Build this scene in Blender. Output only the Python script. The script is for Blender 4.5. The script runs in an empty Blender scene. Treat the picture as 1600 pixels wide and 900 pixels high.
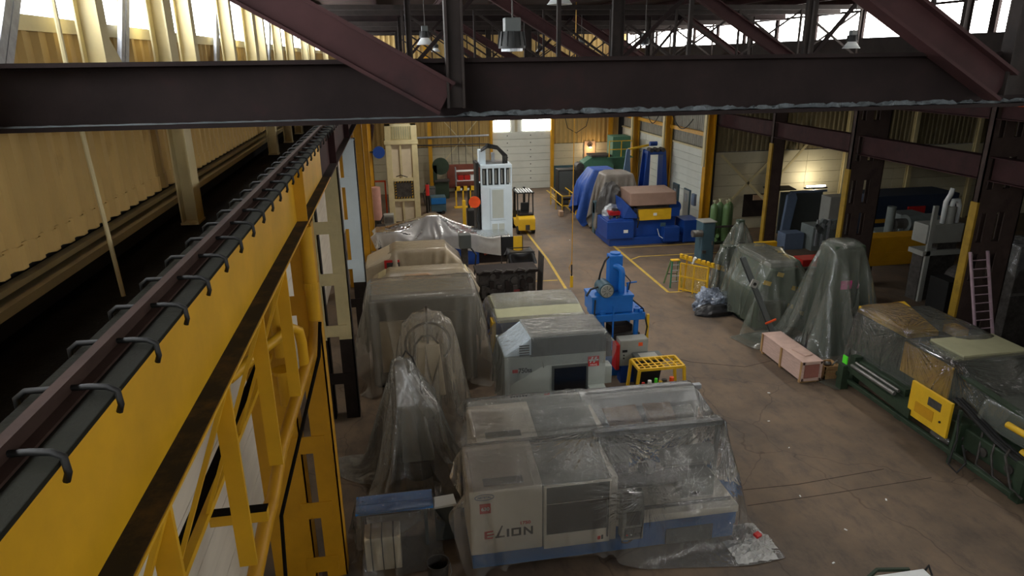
import bpy, bmesh, math, random
import numpy as np
from mathutils import Vector, Matrix

SC = bpy.context.scene
COL = SC.collection
random.seed(7)

# ---------------------------------------------------------------- camera
FPX, CAMH, ROLL = 1067.0, 10.0, math.radians(0.7)
_vy = np.array([607 - 800, -(92 - 450), -FPX]); _vy /= np.linalg.norm(_vy)     # hall axis seen from the camera
_hr = np.array([math.cos(ROLL), math.sin(ROLL), 0.0])
_vz = np.cross(_hr, _vy); _vz /= np.linalg.norm(_vz)
if _vz[1] < 0: _vz = -_vz
_vx = np.cross(_vy, _vz)
CM = np.stack([_vx, _vy, _vz])
cam_d = bpy.data.cameras.new('camera'); cam = bpy.data.objects.new('camera', cam_d); COL.objects.link(cam)
cam_d.sensor_width = 36.0; cam_d.lens = 36.0 * FPX / 1600.0; cam_d.clip_start = 0.05; cam_d.clip_end = 300
_m = Matrix([list(CM[0]) + [0], list(CM[1]) + [0], list(CM[2]) + [CAMH], [0, 0, 0, 1]])
cam.matrix_world = _m
SC.camera = cam

# ---------------------------------------------------------------- sky, exposure
W = bpy.data.worlds.new('overcast_sky'); SC.world = W; W.use_nodes = True
W.node_tree.nodes['Background'].inputs[0].default_value = (0.93, 0.97, 1.0, 1)
W.node_tree.nodes['Background'].inputs[1].default_value = 4.0
DAY = 19.0            # brightness of the daylit clerestory panes and the added near-end panes
SC.view_settings.view_transform = 'Standard'
SC.view_settings.look = 'None'
SC.view_settings.exposure = -0.3
SC.view_settings.gamma = 1.0
SC.view_settings.use_curve_mapping = False


def at(px, py, Y):                      # point of the place seen at a picture position, at hall depth Y
    d = CM @ np.array([(px - 800) / FPX, -(py - 450) / FPX, -1.0]); t = Y / d[1]
    return Vector((d[0] * t, Y, CAMH + d[2] * t))
def atz(px, py, z):
    d = CM @ np.array([(px - 800) / FPX, -(py - 450) / FPX, -1.0]); t = (z - CAMH) / d[2]
    return Vector((d[0] * t, d[1] * t, z))

# ---------------------------------------------------------------- helpers
ANCH = {}
def anchor(o):
    return ANCH.get(o.name, Vector((0, 0, 0))) if o else Vector((0, 0, 0))

class MB:
    """collects shapes, built as one mesh object"""
    def __init__(s): s.v = []; s.f = []
    def add(s, vs, fs):
        n = len(s.v); s.v += [Vector(p) for p in vs]; s.f += [tuple(i + n for i in f) for f in fs]; return s
    def hexa(s, p): return s.add(p, [(0, 3, 2, 1), (4, 5, 6, 7), (0, 1, 5, 4), (1, 2, 6, 5), (2, 3, 7, 6), (3, 0, 4, 7)])
    def box(s, x0, x1, y0, y1, z0, z1):
        return s.hexa([(x0, y0, z0), (x1, y0, z0), (x1, y1, z0), (x0, y1, z0), (x0, y0, z1), (x1, y0, z1), (x1, y1, z1), (x0, y1, z1)])
    def rbox(s, c, size, rz=0, rx=0, ry=0):
        from mathutils import Euler
        R = Euler((rx, ry, rz)).to_matrix(); c = Vector(c); h = Vector(size) / 2
        return s.hexa([c + R @ Vector((a * h.x, b * h.y, d * h.z)) for d in (-1, 1) for a, b in ((-1, -1), (1, -1), (1, 1), (-1, 1))])
    def frustum(s, x0, x1, y0, y1, z0, X0, X1, Y0, Y1, z1):
        return s.hexa([(x0, y0, z0), (x1, y0, z0), (x1, y1, z0), (x0, y1, z0), (X0, Y0, z1), (X1, Y0, z1), (X1, Y1, z1), (X0, Y1, z1)])
    def bar(s, p, q, w, h, up=(0, 0, 1)):          # w sideways, h along up
        p, q = Vector(p), Vector(q); d = (q - p).normalized(); u = Vector(up)
        if abs(d.dot(u)) > 0.98: u = Vector((0, 1, 0))
        r = d.cross(u).normalized(); u = r.cross(d).normalized(); r = r * w / 2; u = u * h / 2
        return s.hexa([p - r - u, p + r - u, q + r - u, q - r - u, p - r + u, p + r + u, q + r + u, q - r + u])
    def ibeam(s, p, q, depth, width, tf=.03, tw=.02, up=(0, 0, 1)):
        p, q = Vector(p), Vector(q); d = (q - p).normalized(); u = Vector(up)
        if abs(d.dot(u)) > 0.98: u = Vector((0, 1, 0))
        r = d.cross(u).normalized(); u = r.cross(d).normalized(); o = u * (depth - tf) / 2
        s.bar(p + o, q + o, width, tf, u); s.bar(p - o, q - o, width, tf, u); s.bar(p, q, tw, depth - 2 * tf, u); return s
    def cyl(s, p, q, r, n=14, r2=None):
        p, q = Vector(p), Vector(q); d = (q - p).normalized(); u = Vector((0, 0, 1)) if abs(d.z) < .9 else Vector((1, 0, 0))
        a = d.cross(u).normalized(); b = d.cross(a); r2 = r if r2 is None else r2
        vs = [p + (a * math.cos(t) + b * math.sin(t)) * r for t in [2 * math.pi * i / n for i in range(n)]]
        vs += [q + (a * math.cos(t) + b * math.sin(t)) * r2 for t in [2 * math.pi * i / n for i in range(n)]]
        fs = [(i, (i + 1) % n, n + (i + 1) % n, n + i) for i in range(n)] + [tuple(range(n))[::-1], tuple(range(n, 2 * n))]
        return s.add(vs, fs)
    def tube(s, path, r, n=8):
        pts = [Vector(p) for p in path]; vs = []; fs = []; a = None
        for i, p in enumerate(pts):
            d = (pts[min(i + 1, len(pts) - 1)] - pts[max(i - 1, 0)]).normalized()
            if a is None:
                u = Vector((0, 0, 1)) if abs(d.z) < .9 else Vector((1, 0, 0)); a = d.cross(u).normalized()
            a = (a - d * a.dot(d)).normalized(); b = d.cross(a)
            vs += [p + (a * math.cos(2 * math.pi * k / n) + b * math.sin(2 * math.pi * k / n)) * r for k in range(n)]
        for i in range(len(pts) - 1):
            fs += [(i * n + k, i * n + (k + 1) % n, (i + 1) * n + (k + 1) % n, (i + 1) * n + k) for k in range(n)]
        m = (len(pts) - 1) * n; fs += [tuple(range(n))[::-1], tuple(range(m, m + n))]
        return s.add(vs, fs)
    def prism(s, poly, a, b, axis='y'):            # poly in the two other axes, extruded a..b
        n = len(poly); mk = {'x': lambda u, v, w: (w, u, v), 'y': lambda u, v, w: (u, w, v), 'z': lambda u, v, w: (u, v, w)}[axis]
        vs = [mk(u, v, a) for u, v in poly] + [mk(u, v, b) for u, v in poly]
        return s.add(vs, [(i, (i + 1) % n, n + (i + 1) % n, n + i) for i in range(n)] + [tuple(range(n))[::-1], tuple(range(n, 2 * n))])
    def lathe(s, prof, c, n=20):
        c = Vector(c); vs = []; fs = []; m = len(prof)
        for k in range(n):
            t = 2 * math.pi * k / n
            vs += [c + Vector((r * math.cos(t), r * math.sin(t), z)) for r, z in prof]
        for k in range(n):
            for i in range(m - 1): fs.append((k * m + i, ((k + 1) % n) * m + i, ((k + 1) % n) * m + i + 1, k * m + i + 1))
        return s.add(vs, fs)
    def build(s, name, mat, parent=None, bevel=0, smooth=False, solid=0):
        a = anchor(parent); me = bpy.data.meshes.new(name)
        me.from_pydata([tuple(p - a) for p in s.v], [], s.f)
        bm = bmesh.new(); bm.from_mesh(me); bmesh.ops.recalc_face_normals(bm, faces=bm.faces); bm.to_mesh(me); bm.free()
        o = bpy.data.objects.new(name, me); COL.objects.link(o); me.materials.append(mat)
        if parent: o.parent = parent; ANCH[o.name] = a
        if smooth:
            me.polygons.foreach_set('use_smooth', [True] * len(me.polygons))
            if smooth == 2: me.set_sharp_from_angle(angle=math.radians(40))
        if bevel:
            b = o.modifiers.new('bevel', 'BEVEL'); b.width = bevel; b.segments = 2; b.limit_method = 'ANGLE'
        if solid:
            b = o.modifiers.new('solid', 'SOLIDIFY'); b.thickness = solid
        return o

def tag(o, label, cat, group=None):
    o['label'] = label; o['category'] = cat
    if group: o['group'] = group
    return o
def thing(name, label, cat, loc=(0, 0, 0), rz=0.0, group=None, local=False):
    o = bpy.data.objects.new(name, None); COL.objects.link(o); o.location = loc; o.rotation_euler = (0, 0, rz); o.empty_display_size = .2
    tag(o, label, cat, group); ANCH[o.name] = Vector((0, 0, 0)) if local else Vector(loc); return o
def struct(o, label=None):
    o['kind'] = 'structure'
    if label: o['label'] = label
    return o
def sempty(name, label):
    o = bpy.data.objects.new(name, None); COL.objects.link(o); ANCH[o.name] = Vector((0, 0, 0)); return struct(o, label)
def inst(src, name, loc, parent=None, rz=0.0, scale=None):        # another piece sharing the mesh
    o = bpy.data.objects.new(name, src.data); COL.objects.link(o); o.location = loc; o.rotation_euler = (0, 0, rz)
    if scale: o.scale = scale
    for m in src.modifiers:
        if m.type == 'BEVEL':
            b = o.modifiers.new('bevel', 'BEVEL'); b.width = m.width; b.segments = m.segments; b.limit_method = 'ANGLE'
    if parent: o.parent = parent
    return o
def copy_tree(o, parent=None):
    c = o.copy(); COL.objects.link(c)
    if parent: c.parent = parent
    for ch in list(o.children): copy_tree(ch, c)
    return c
def text(s, name, size, mat, parent, loc, rot, depth=.002, align='LEFT', xs=1.0, bold=0.0):
    cu = bpy.data.curves.new(name, 'FONT'); cu.body = s; cu.size = size; cu.extrude = depth; cu.offset = bold; cu.align_x = align
    tmp = bpy.data.objects.new(name, cu); me = bpy.data.meshes.new_from_object(tmp); bpy.data.objects.remove(tmp); me.name = name
    o = bpy.data.objects.new(name, me); COL.objects.link(o); me.materials.clear(); me.materials.append(mat)
    o.location = Vector(loc) - anchor(parent); o.rotation_euler = rot; o.scale = (xs, 1, 1); o.parent = parent; return o

# ---------------------------------------------------------------- materials
MATS = {}
def nodes(name):
    m = bpy.data.materials.new(name); m.use_nodes = True; nt = m.node_tree
    return m, nt, nt.nodes['Principled BSDF']
def lk(nt, a, b): nt.links.new(a, b)
def noise(nt, scale, detail=4, rough=.6, stretch=None):
    tc = nt.nodes.new('ShaderNodeTexCoord'); n = nt.nodes.new('ShaderNodeTexNoise'); n.inputs['Scale'].default_value = scale
    n.inputs['Detail'].default_value = detail; n.inputs['Roughness'].default_value = rough
    if stretch:
        mp = nt.nodes.new('ShaderNodeMapping'); mp.inputs['Scale'].default_value = stretch
        lk(nt, tc.outputs['Object'], mp.inputs[0]); lk(nt, mp.outputs[0], n.inputs['Vector'])
    else: lk(nt, tc.outputs['Object'], n.inputs['Vector'])
    return n
def ramp(nt, src, stops):
    r = nt.nodes.new('ShaderNodeValToRGB'); el = r.color_ramp.elements
    while len(el) < len(stops): el.new(.5)
    for e, (p, c) in zip(el, stops): e.position = p; e.color = (*c, 1) if len(c) == 3 else c
    lk(nt, src, r.inputs[0]); return r
def s2l(c): return tuple((x / 255 / 12.92) if x / 255 <= .04045 else ((x / 255 + .055) / 1.055) ** 2.4 for x in c)
def paint(name, rgb, rough=.55, var=.18, scale=2.5, metal=0.0, bump=0.0, dirt=None, dirt_amt=.45, stretch=None, dscale=1.6, spec=.5):
    """rgb: sRGB 0-255 surface colour; dirt: sRGB colour of grime patches"""
    m, nt, p = nodes(name); c = s2l(rgb)
    n = noise(nt, scale, 5, .62, stretch)
    r = ramp(nt, n.outputs['Fac'], [(.3, tuple(x * (1 - var) for x in c)), (.7, tuple(min(1, x * (1 + var)) for x in c))])
    out = r.outputs[0]
    if dirt:
        n2 = noise(nt, dscale, 8, .72, stretch)
        k = ramp(nt, n2.outputs['Fac'], [(1 - dirt_amt - .08, (0, 0, 0)), (1 - dirt_amt + .14, (1, 1, 1))])
        mx = nt.nodes.new('ShaderNodeMixRGB'); lk(nt, k.outputs[0], mx.inputs[0]); lk(nt, out, mx.inputs[1]); mx.inputs[2].default_value = (*s2l(dirt), 1)
        out = mx.outputs[0]
    lk(nt, out, p.inputs['Base Color']); p.inputs['Roughness'].default_value = rough; p.inputs['Metallic'].default_value = metal; p.inputs['Specular IOR Level'].default_value = spec
    if bump:
        b = nt.nodes.new('ShaderNodeBump'); b.inputs['Strength'].default_value = bump; b.inputs['Distance'].default_value = .02
        n3 = noise(nt, scale * 9, 4, .6, stretch); lk(nt, n3.outputs['Fac'], b.inputs['Height']); lk(nt, b.outputs[0], p.inputs['Normal'])
    MATS[name] = m; return m
def film(name, rgb, opac=.4, rough=.2, wr=.55, tint=(1, 1, 1), scale=3.0, pulls=(), ior=1.5):
    """thin plastic sheet: partly clear, milky, with shiny creases"""
    m, nt, p = nodes(name); p.inputs['Base Color'].default_value = (*s2l(rgb), 1); p.inputs['Roughness'].default_value = rough
    p.inputs['Specular IOR Level'].default_value = .65
    tr = nt.nodes.new('ShaderNodeBsdfTransparent'); tr.inputs[0].default_value = (*tint, 1)
    tl = nt.nodes.new('ShaderNodeBsdfTranslucent'); tl.inputs[0].default_value = (*s2l(rgb), 1)
    mt = nt.nodes.new('ShaderNodeMixShader'); mt.inputs[0].default_value = .3; lk(nt, p.outputs[0], mt.inputs[1]); lk(nt, tl.outputs[0], mt.inputs[2])
    gl = nt.nodes.new('ShaderNodeBsdfGlossy'); gl.inputs['Roughness'].default_value = rough * .8
    mx = nt.nodes.new('ShaderNodeMixShader')
    n = noise(nt, scale, 6, .65); r = ramp(nt, n.outputs['Fac'], [(.25, (opac * .88,) * 3), (.75, (min(1, opac * 1.1),) * 3)])
    lk(nt, r.outputs[0], mx.inputs[0]); lk(nt, tr.outputs[0], mx.inputs[1]); lk(nt, mt.outputs[0], mx.inputs[2])
    fr = nt.nodes.new('ShaderNodeFresnel'); fr.inputs[0].default_value = ior
    mg = nt.nodes.new('ShaderNodeMixShader'); lk(nt, fr.outputs[0], mg.inputs[0]); lk(nt, mx.outputs[0], mg.inputs[1]); lk(nt, gl.outputs[0], mg.inputs[2])
    lk(nt, mg.outputs[0], nt.nodes['Material Output'].inputs['Surface'])
    nb = noise(nt, 5, 3, .6, (1, 1, .35)); wv = nt.nodes.new('ShaderNodeTexNoise'); wv.noise_type = 'RIDGED_MULTIFRACTAL'; wv.inputs['Scale'].default_value = 3.2; wv.inputs['Detail'].default_value = 3
    try: wv.inputs['Distortion'].default_value = 1.5
    except Exception: pass
    tc = nt.nodes.new('ShaderNodeTexCoord'); mp = nt.nodes.new('ShaderNodeMapping'); mp.inputs['Scale'].default_value = (1, 1, .25)
    lk(nt, tc.outputs['Object'], mp.inputs[0]); lk(nt, mp.outputs[0], wv.inputs['Vector'])
    b1 = nt.nodes.new('ShaderNodeBump'); b1.inputs['Strength'].default_value = wr; b1.inputs['Distance'].default_value = .08; lk(nt, nb.outputs['Fac'], b1.inputs['Height'])
    b2 = nt.nodes.new('ShaderNodeBump'); b2.inputs['Strength'].default_value = wr; b2.inputs['Distance'].default_value = .03; lk(nt, wv.outputs['Fac'], b2.inputs['Height'])
    lk(nt, b1.outputs[0], b2.inputs['Normal'])
    last = b2
    for (cx, cy, cz, reach) in pulls:                 # creases that fan out from a point where the sheet is caught
        sb = nt.nodes.new('ShaderNodeVectorMath'); sb.operation = 'SUBTRACT'; lk(nt, tc.outputs['Object'], sb.inputs[0]); sb.inputs[1].default_value = (cx, cy, cz)
        nm = nt.nodes.new('ShaderNodeVectorMath'); nm.operation = 'NORMALIZE'; lk(nt, sb.outputs[0], nm.inputs[0])
        le = nt.nodes.new('ShaderNodeVectorMath'); le.operation = 'LENGTH'; lk(nt, sb.outputs[0], le.inputs[0])
        rn = nt.nodes.new('ShaderNodeTexNoise'); rn.inputs['Scale'].default_value = 11; rn.inputs['Detail'].default_value = 2; lk(nt, nm.outputs[0], rn.inputs['Vector'])
        fo = nt.nodes.new('ShaderNodeMapRange'); fo.inputs['From Max'].default_value = reach; fo.inputs['To Min'].default_value = 1; fo.inputs['To Max'].default_value = 0; lk(nt, le.outputs['Value'], fo.inputs['Value'])
        ml = nt.nodes.new('ShaderNodeMath'); ml.operation = 'MULTIPLY'; lk(nt, rn.outputs['Fac'], ml.inputs[0]); lk(nt, fo.outputs[0], ml.inputs[1])
        bb = nt.nodes.new('ShaderNodeBump'); bb.inputs['Strength'].default_value = 1.0; bb.inputs['Distance'].default_value = .3; lk(nt, ml.outputs[0], bb.inputs['Height']); lk(nt, last.outputs[0], bb.inputs['Normal']); last = bb
    for nd in (gl, fr): lk(nt, last.outputs[0], nd.inputs['Normal'])
    if pulls: lk(nt, last.outputs[0], p.inputs['Normal'])
    b3 = nt.nodes.new('ShaderNodeBump'); b3.inputs['Strength'].default_value = wr * .3; b3.inputs['Distance'].default_value = .04; lk(nt, wv.outputs['Fac'], b3.inputs['Height']); (lk(nt, b3.outputs[0], p.inputs['Normal']) if not pulls else None)
    MATS[name] = m; return m
def glow(name, rgb, strength):
    m, nt, p = nodes(name); nt.nodes.remove(p); e = nt.nodes.new('ShaderNodeEmission'); e.inputs[0].default_value = (*rgb, 1); e.inputs[1].default_value = strength
    lk(nt, e.outputs[0], nt.nodes['Material Output'].inputs['Surface']); MATS[name] = m; return m

Y_ = paint('yellow_paint', (216, 164, 20), .5, .12, 1.2, dirt=(120, 88, 20), dirt_amt=.22)
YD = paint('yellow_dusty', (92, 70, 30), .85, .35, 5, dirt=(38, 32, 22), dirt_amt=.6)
YB = paint('bright_yellow', (222, 176, 32), .5, .1, 2, dirt=(130, 98, 30), dirt_amt=.25)
YC = paint('column_yellow', (196, 142, 18), .5, .12, 1.5, dirt=(120, 84, 20), dirt_amt=.25)
MAR = paint('maroon_steel', (56, 33, 33), .7, .25, 2, dirt=(36, 25, 26), dirt_amt=.4, spec=.2)
BRN = paint('brown_steel', (34, 26, 25), .75, .3, 1.6, dirt=(46, 27, 27), dirt_amt=.35, bump=.1, spec=.12)
BRD = paint('dark_brown_steel', (42, 35, 32), .68, .25, 2.2, dirt=(28, 24, 22), dirt_amt=.4, spec=.2)
COLB = paint('column_brown', (66, 53, 48), .7, .25, 1.5, dirt=(50, 36, 36), dirt_amt=.4, spec=.25)
YE = paint('worn_edge_yellow', (150, 118, 26), .6, .2, 3, dirt=(96, 78, 30), dirt_amt=.35)
DUST = paint('dusty_flange', (92, 98, 100), .9, .35, 9, bump=.6, dirt=(50, 50, 52), dirt_amt=.4)
CRM = paint('cream_paint', (200, 186, 142), .55, .1, 2, dirt=(150, 130, 88), dirt_amt=.28)
CRW = paint('cream_siding', (176, 146, 86), .65, .1, 1.5, dirt=(128, 102, 54), dirt_amt=.3, stretch=(1, 1, .35))
SILV = paint('silver_steel', (150, 152, 158), .45, .25, 6, metal=.35, dirt=(96, 98, 104), dirt_amt=.4)
GREYS = paint('grey_siding', (146, 142, 128), .6, .15, 1.4, dirt=(98, 94, 82), dirt_amt=.4, stretch=(1, 1, .3))
OLS = paint('olive_siding', (120, 108, 78), .7, .15, 1.4, dirt=(72, 64, 46), dirt_amt=.4, stretch=(1, 1, .3))
BOARDW = paint('white_boards', (206, 208, 196), .65, .07, .7, dirt=(166, 164, 146), dirt_amt=.3)
BOARDB = paint('beige_boards', (188, 180, 152), .7, .08, .8, dirt=(140, 130, 104), dirt_amt=.3)
LWALL = paint('lower_wall_paint', (214, 206, 190), .7, .08, 1.5, dirt=(90, 80, 68), dirt_amt=.26, stretch=(1, .3, 1.5))
DARK = paint('dark_recess', (34, 32, 30), .85, .3, 3)
ROOFM = paint('roof_deck_paint', (66, 48, 42), .8, .2, 1.2, dirt=(38, 30, 28), dirt_amt=.45, spec=.15)
WALK = paint('near_black_plate', (26, 23, 18), .95, .3, 4, dirt=(16, 14, 11), dirt_amt=.5, bump=.4, spec=.1)  # near-black plate colour with darker noise patches
FLG = paint('oily_flange', (34, 34, 26), .9, .25, 3, dirt=(28, 27, 21), dirt_amt=.5, bump=.2, spec=.2)
RUST = paint('rail_steel', (60, 44, 38), .75, .2, 4, spec=.2)
WHITE = paint('machine_cream', (236, 228, 210), .4, .04, 2, dirt=(196, 184, 160), dirt_amt=.2)
WHITE2 = paint('machine_white', (226, 228, 226), .45, .04, 2)
HGREY = paint('light_grey_machine', (178, 184, 176), .45, .05, 2)
HDARK = paint('dark_grey_machine', (78, 82, 80), .45, .06, 2)
PGREY = paint('panel_grey', (150, 150, 142), .5, .08, 2)
GLASS = paint('dark_window', (30, 30, 32), .12, .1, 2)
BLK = paint('black_rubber', (22, 22, 21), .6, .2, 5)
BLU = paint('press_blue', (24, 104, 186), .4, .08, 3)
BLU2 = paint('netstal_blue', (20, 104, 172), .45, .08, 2, dirt=(14, 72, 122), dirt_amt=.25)
DBLU = paint('deep_blue_machine', (22, 64, 140), .42, .1, 2)
BBLU = paint('bench_blue', (60, 140, 220), .35, .05, 3)
PALEB = paint('pale_blue_machine', (206, 220, 228), .45, .04, 2)
TEAL = paint('teal_cabinet', (62, 88, 98), .5, .12, 2)
GRN = paint('machine_green', (42, 58, 40), .6, .2, 2, dirt=(26, 34, 24), dirt_amt=.4)
GRN2 = paint('dust_collector_green', (72, 116, 92), .5, .12, 2)
CYLG = paint('cylinder_green', (88, 116, 72), .4, .1, 3)
OLIVE = paint('olive_panel', (164, 162, 128), .6, .08, 2)
STEEL = paint('bare_steel', (132, 130, 126), .4, .2, 5, metal=.7)
GALV = paint('galvanised', (170, 174, 178), .4, .15, 6, metal=.5)
IRON = paint('cast_iron', (74, 70, 66), .6, .35, 6, metal=.3, dirt=(44, 36, 32), dirt_amt=.45, bump=.3)
GMACH = paint('grey_machine', (118, 126, 124), .5, .12, 3)
RED = paint('red_paint', (186, 34, 30), .5, .1, 3)
ORG = paint('orange_paint', (232, 84, 28), .5, .1, 3)
WOOD = paint('crate_plywood', (196, 166, 152), .75, .12, 3, stretch=(1, 1, 6), dirt=(170, 136, 130), dirt_amt=.3)
WOOD2 = paint('pallet_wood', (168, 132, 88), .8, .2, 4, stretch=(6, 1, 1))
CARD = paint('cardboard', (178, 146, 116), .8, .08, 3)
TARPB = paint('blue_tarp', (44, 84, 164), .5, .2, 2.5, bump=.5, dirt=(120, 132, 168), dirt_amt=.32)
TARPG = paint('grey_tarp', (128, 120, 110), .42, .2, 2.5, bump=.5, dirt=(90, 84, 78), dirt_amt=.4)
TARPD = paint('dark_tarp', (62, 60, 58), .35, .3, 3, bump=.6, dirt=(120, 116, 110), dirt_amt=.3)
BEIGE = paint('beige_sheet', (214, 200, 172), .5, .06, 2, bump=.3)
FILM = film('clear_film', (206, 204, 196), .32, .12, 1.0, ior=1.7)
FILM1 = film('front_film', (216, 214, 208), .23, .1, .8, ior=1.75, pulls=((3.95, 12.85, 2.16, 2.2), (7.0, 12.85, 2.16, 1.9), (4.58, 11.08, 1.68, 1.5)))
FILM2 = film('milky_film', (222, 212, 194), .34, .15, .9)
FILM5 = film('beige_film', (222, 206, 178), .66, .25, .5)
FILM3 = film('green_tinted_film', (180, 186, 174), .3, .14, .6, ior=1.55)
FILM4 = film('thin_clear_film', (204, 206, 204), .2, .14, .8)
FILMW = film('white_film', (214, 212, 206), .82, .26, .7)
FILM6 = film('dull_tent_film', (158, 166, 150), .3, .25, .5, ior=1.35)
FILM7 = film('wrinkled_film', (196, 196, 186), .24, .1, 1.0, ior=1.8, pulls=((14.15, 16.0, 2.4, 1.8), (14.15, 14.2, 2.25, 1.6), (16.7, 14.2, 2.25, 1.5), (14.2, 18.2, 2.4, 1.4)))
DAYP = glow('daylight_pane', (1.0, .97, .92), DAY)
DAYC = glow('cool_daylight_pane', (.93, .97, 1.0), DAY)
LAMP = glow('warm_lamp', (1.0, .72, .42), 14)
LAMPW = glow('tube_lamp', (1.0, .9, .7), 22)
LINEY = paint('line_yellow', (196, 164, 70), .7, .15, 3, dirt=(120, 98, 66), dirt_amt=.36, dscale=4)
LIMEG = paint('lime_tag', (90, 235, 50), .5, .05, 2)
PINK = paint('pink_paint', (224, 60, 140), .5, .05, 2)
INK = paint('black_ink', (24, 24, 26), .5, .05, 2)
REDI = paint('red_ink', (204, 38, 34), .5, .05, 2)
BLUI = paint('blue_ink', (96, 116, 150), .5, .05, 2)
WINK = paint('white_ink', (236, 236, 232), .5, .03, 2)
PINKL = paint('faded_ladder', (176, 150, 158), .5, .15, 4)
BLKT = paint('black_tarp', (30, 30, 32), .4, .2, 3)
# ================================================================ THE SETTING
XL, XR, YB_, ROOFZ = -3.3, 18.1, 53.6, 12.0
def floor_material():
    m, nt, p = nodes('worn_concrete')
    n1 = noise(nt, .35, 7, .65); n2 = noise(nt, 2.2, 8, .75, (1, .45, 1)); n3 = noise(nt, 26, 3, .5)
    r1 = ramp(nt, n1.outputs['Fac'], [(.3, s2l((86, 74, 63))), (.55, s2l((120, 101, 82))), (.75, s2l((136, 114, 91)))])
    r2 = ramp(nt, n2.outputs['Fac'], [(.32, (.42, .42, .44)), (.5, (.9, .9, .9)), (.75, (1.12, 1.1, 1.08))])
    mu = nt.nodes.new('ShaderNodeMixRGB'); mu.blend_type = 'MULTIPLY'; mu.inputs[0].default_value = .85; lk(nt, r1.outputs[0], mu.inputs[1]); lk(nt, r2.outputs[0], mu.inputs[2])
    sp = ramp(nt, n3.outputs['Fac'], [(.76, (0, 0, 0)), (.79, (1, 1, 1))]); spm = noise(nt, .5, 3, .6); spr = ramp(nt, spm.outputs['Fac'], [(.55, (0, 0, 0)), (.68, (1, 1, 1))])
    sm = nt.nodes.new('ShaderNodeMath'); sm.operation = 'MULTIPLY'; lk(nt, sp.outputs[0], sm.inputs[0]); lk(nt, spr.outputs[0], sm.inputs[1])
    mw = nt.nodes.new('ShaderNodeMixRGB'); lk(nt, sm.outputs[0], mw.inputs[0]); lk(nt, mu.outputs[0], mw.inputs[1]); mw.inputs[2].default_value = (.55, .53, .5, 1)
    # hairline cracks
    tc = nt.nodes.new('ShaderNodeTexCoord'); nd = nt.nodes.new('ShaderNodeTexNoise'); nd.inputs['Scale'].default_value = 1.3; lk(nt, tc.outputs['Object'], nd.inputs['Vector'])
    ad = nt.nodes.new('ShaderNodeMixRGB'); ad.blend_type = 'ADD'; ad.inputs[0].default_value = .5; lk(nt, tc.outputs['Object'], ad.inputs[1]); lk(nt, nd.outputs['Color'], ad.inputs[2])
    vo = nt.nodes.new('ShaderNodeTexVoronoi'); vo.feature = 'DISTANCE_TO_EDGE'; vo.inputs['Scale'].default_value = .22; lk(nt, ad.outputs[0], vo.inputs['Vector'])
    cr = ramp(nt, vo.outputs['Distance'], [(.0, (.6, .58, .56)), (.002, (1, 1, 1))])
    mc = nt.nodes.new('ShaderNodeMixRGB'); mc.blend_type = 'MULTIPLY'; mc.inputs[0].default_value = 1; lk(nt, mw.outputs[0], mc.inputs[1]); lk(nt, cr.outputs[0], mc.inputs[2])
    lk(nt, mc.outputs[0], p.inputs['Base Color'])
    rr = ramp(nt, n2.outputs['Fac'], [(.3, (.5,) * 3), (.7, (.8,) * 3)]); lk(nt, rr.outputs[0], p.inputs['Roughness'])
    b = nt.nodes.new('ShaderNodeBump'); b.inputs['Strength'].default_value = .25; b.inputs['Distance'].default_value = .02; lk(nt, n2.outputs['Fac'], b.inputs['Height']); lk(nt, b.outputs[0], p.inputs['Normal'])
    return m
FLOORM = floor_material()
floor = struct(MB().box(XL - .2, 42, -12, YB_ + .2, -.2, 0).build('floor', FLOORM), 'worn brown concrete factory floor')
JOINT = paint('joint_tar', (74, 62, 53), .9, .3, 6)
def line(pts, w, mat=LINEY, name='painted_line', z=.004):
    for (a, b), (c, d) in zip(pts, pts[1:]):
        MB().bar((a, b, z), (c, d, z), w, .006).build(name, mat, floor)
line([(7.15, 26.0), (7.5, 33.5), (7.55, 46)], .13); line([(11.62, 27.2), (11.66, 35), (11.68, 52.5)], .14)
line([(11.66, 34.8), (16.6, 34.75)], .1); line([(11.67, 32.45), (12.35, 32.95), (17.2, 32.8)], .1); line([(11.62, 27.2), (13.6, 27.1)], .1)
line([(5.6, 30.0), (7.2, 29.9)], .1); line([(7.55, 45), (7.6, 52)], .1)
for pts in ([(7.2, 13.0), (9.2, 12.95), (11.7, 13.15)], [(7.6, 12.4), (9.5, 12.45), (12.6, 12.6)], [(9.6, 20.1), (11.2, 19.4), (13.2, 19.9)], [(8.4, 21.3), (9.6, 20.1)]):
    line(pts, .016, JOINT, 'floor_joint', .003)

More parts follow.
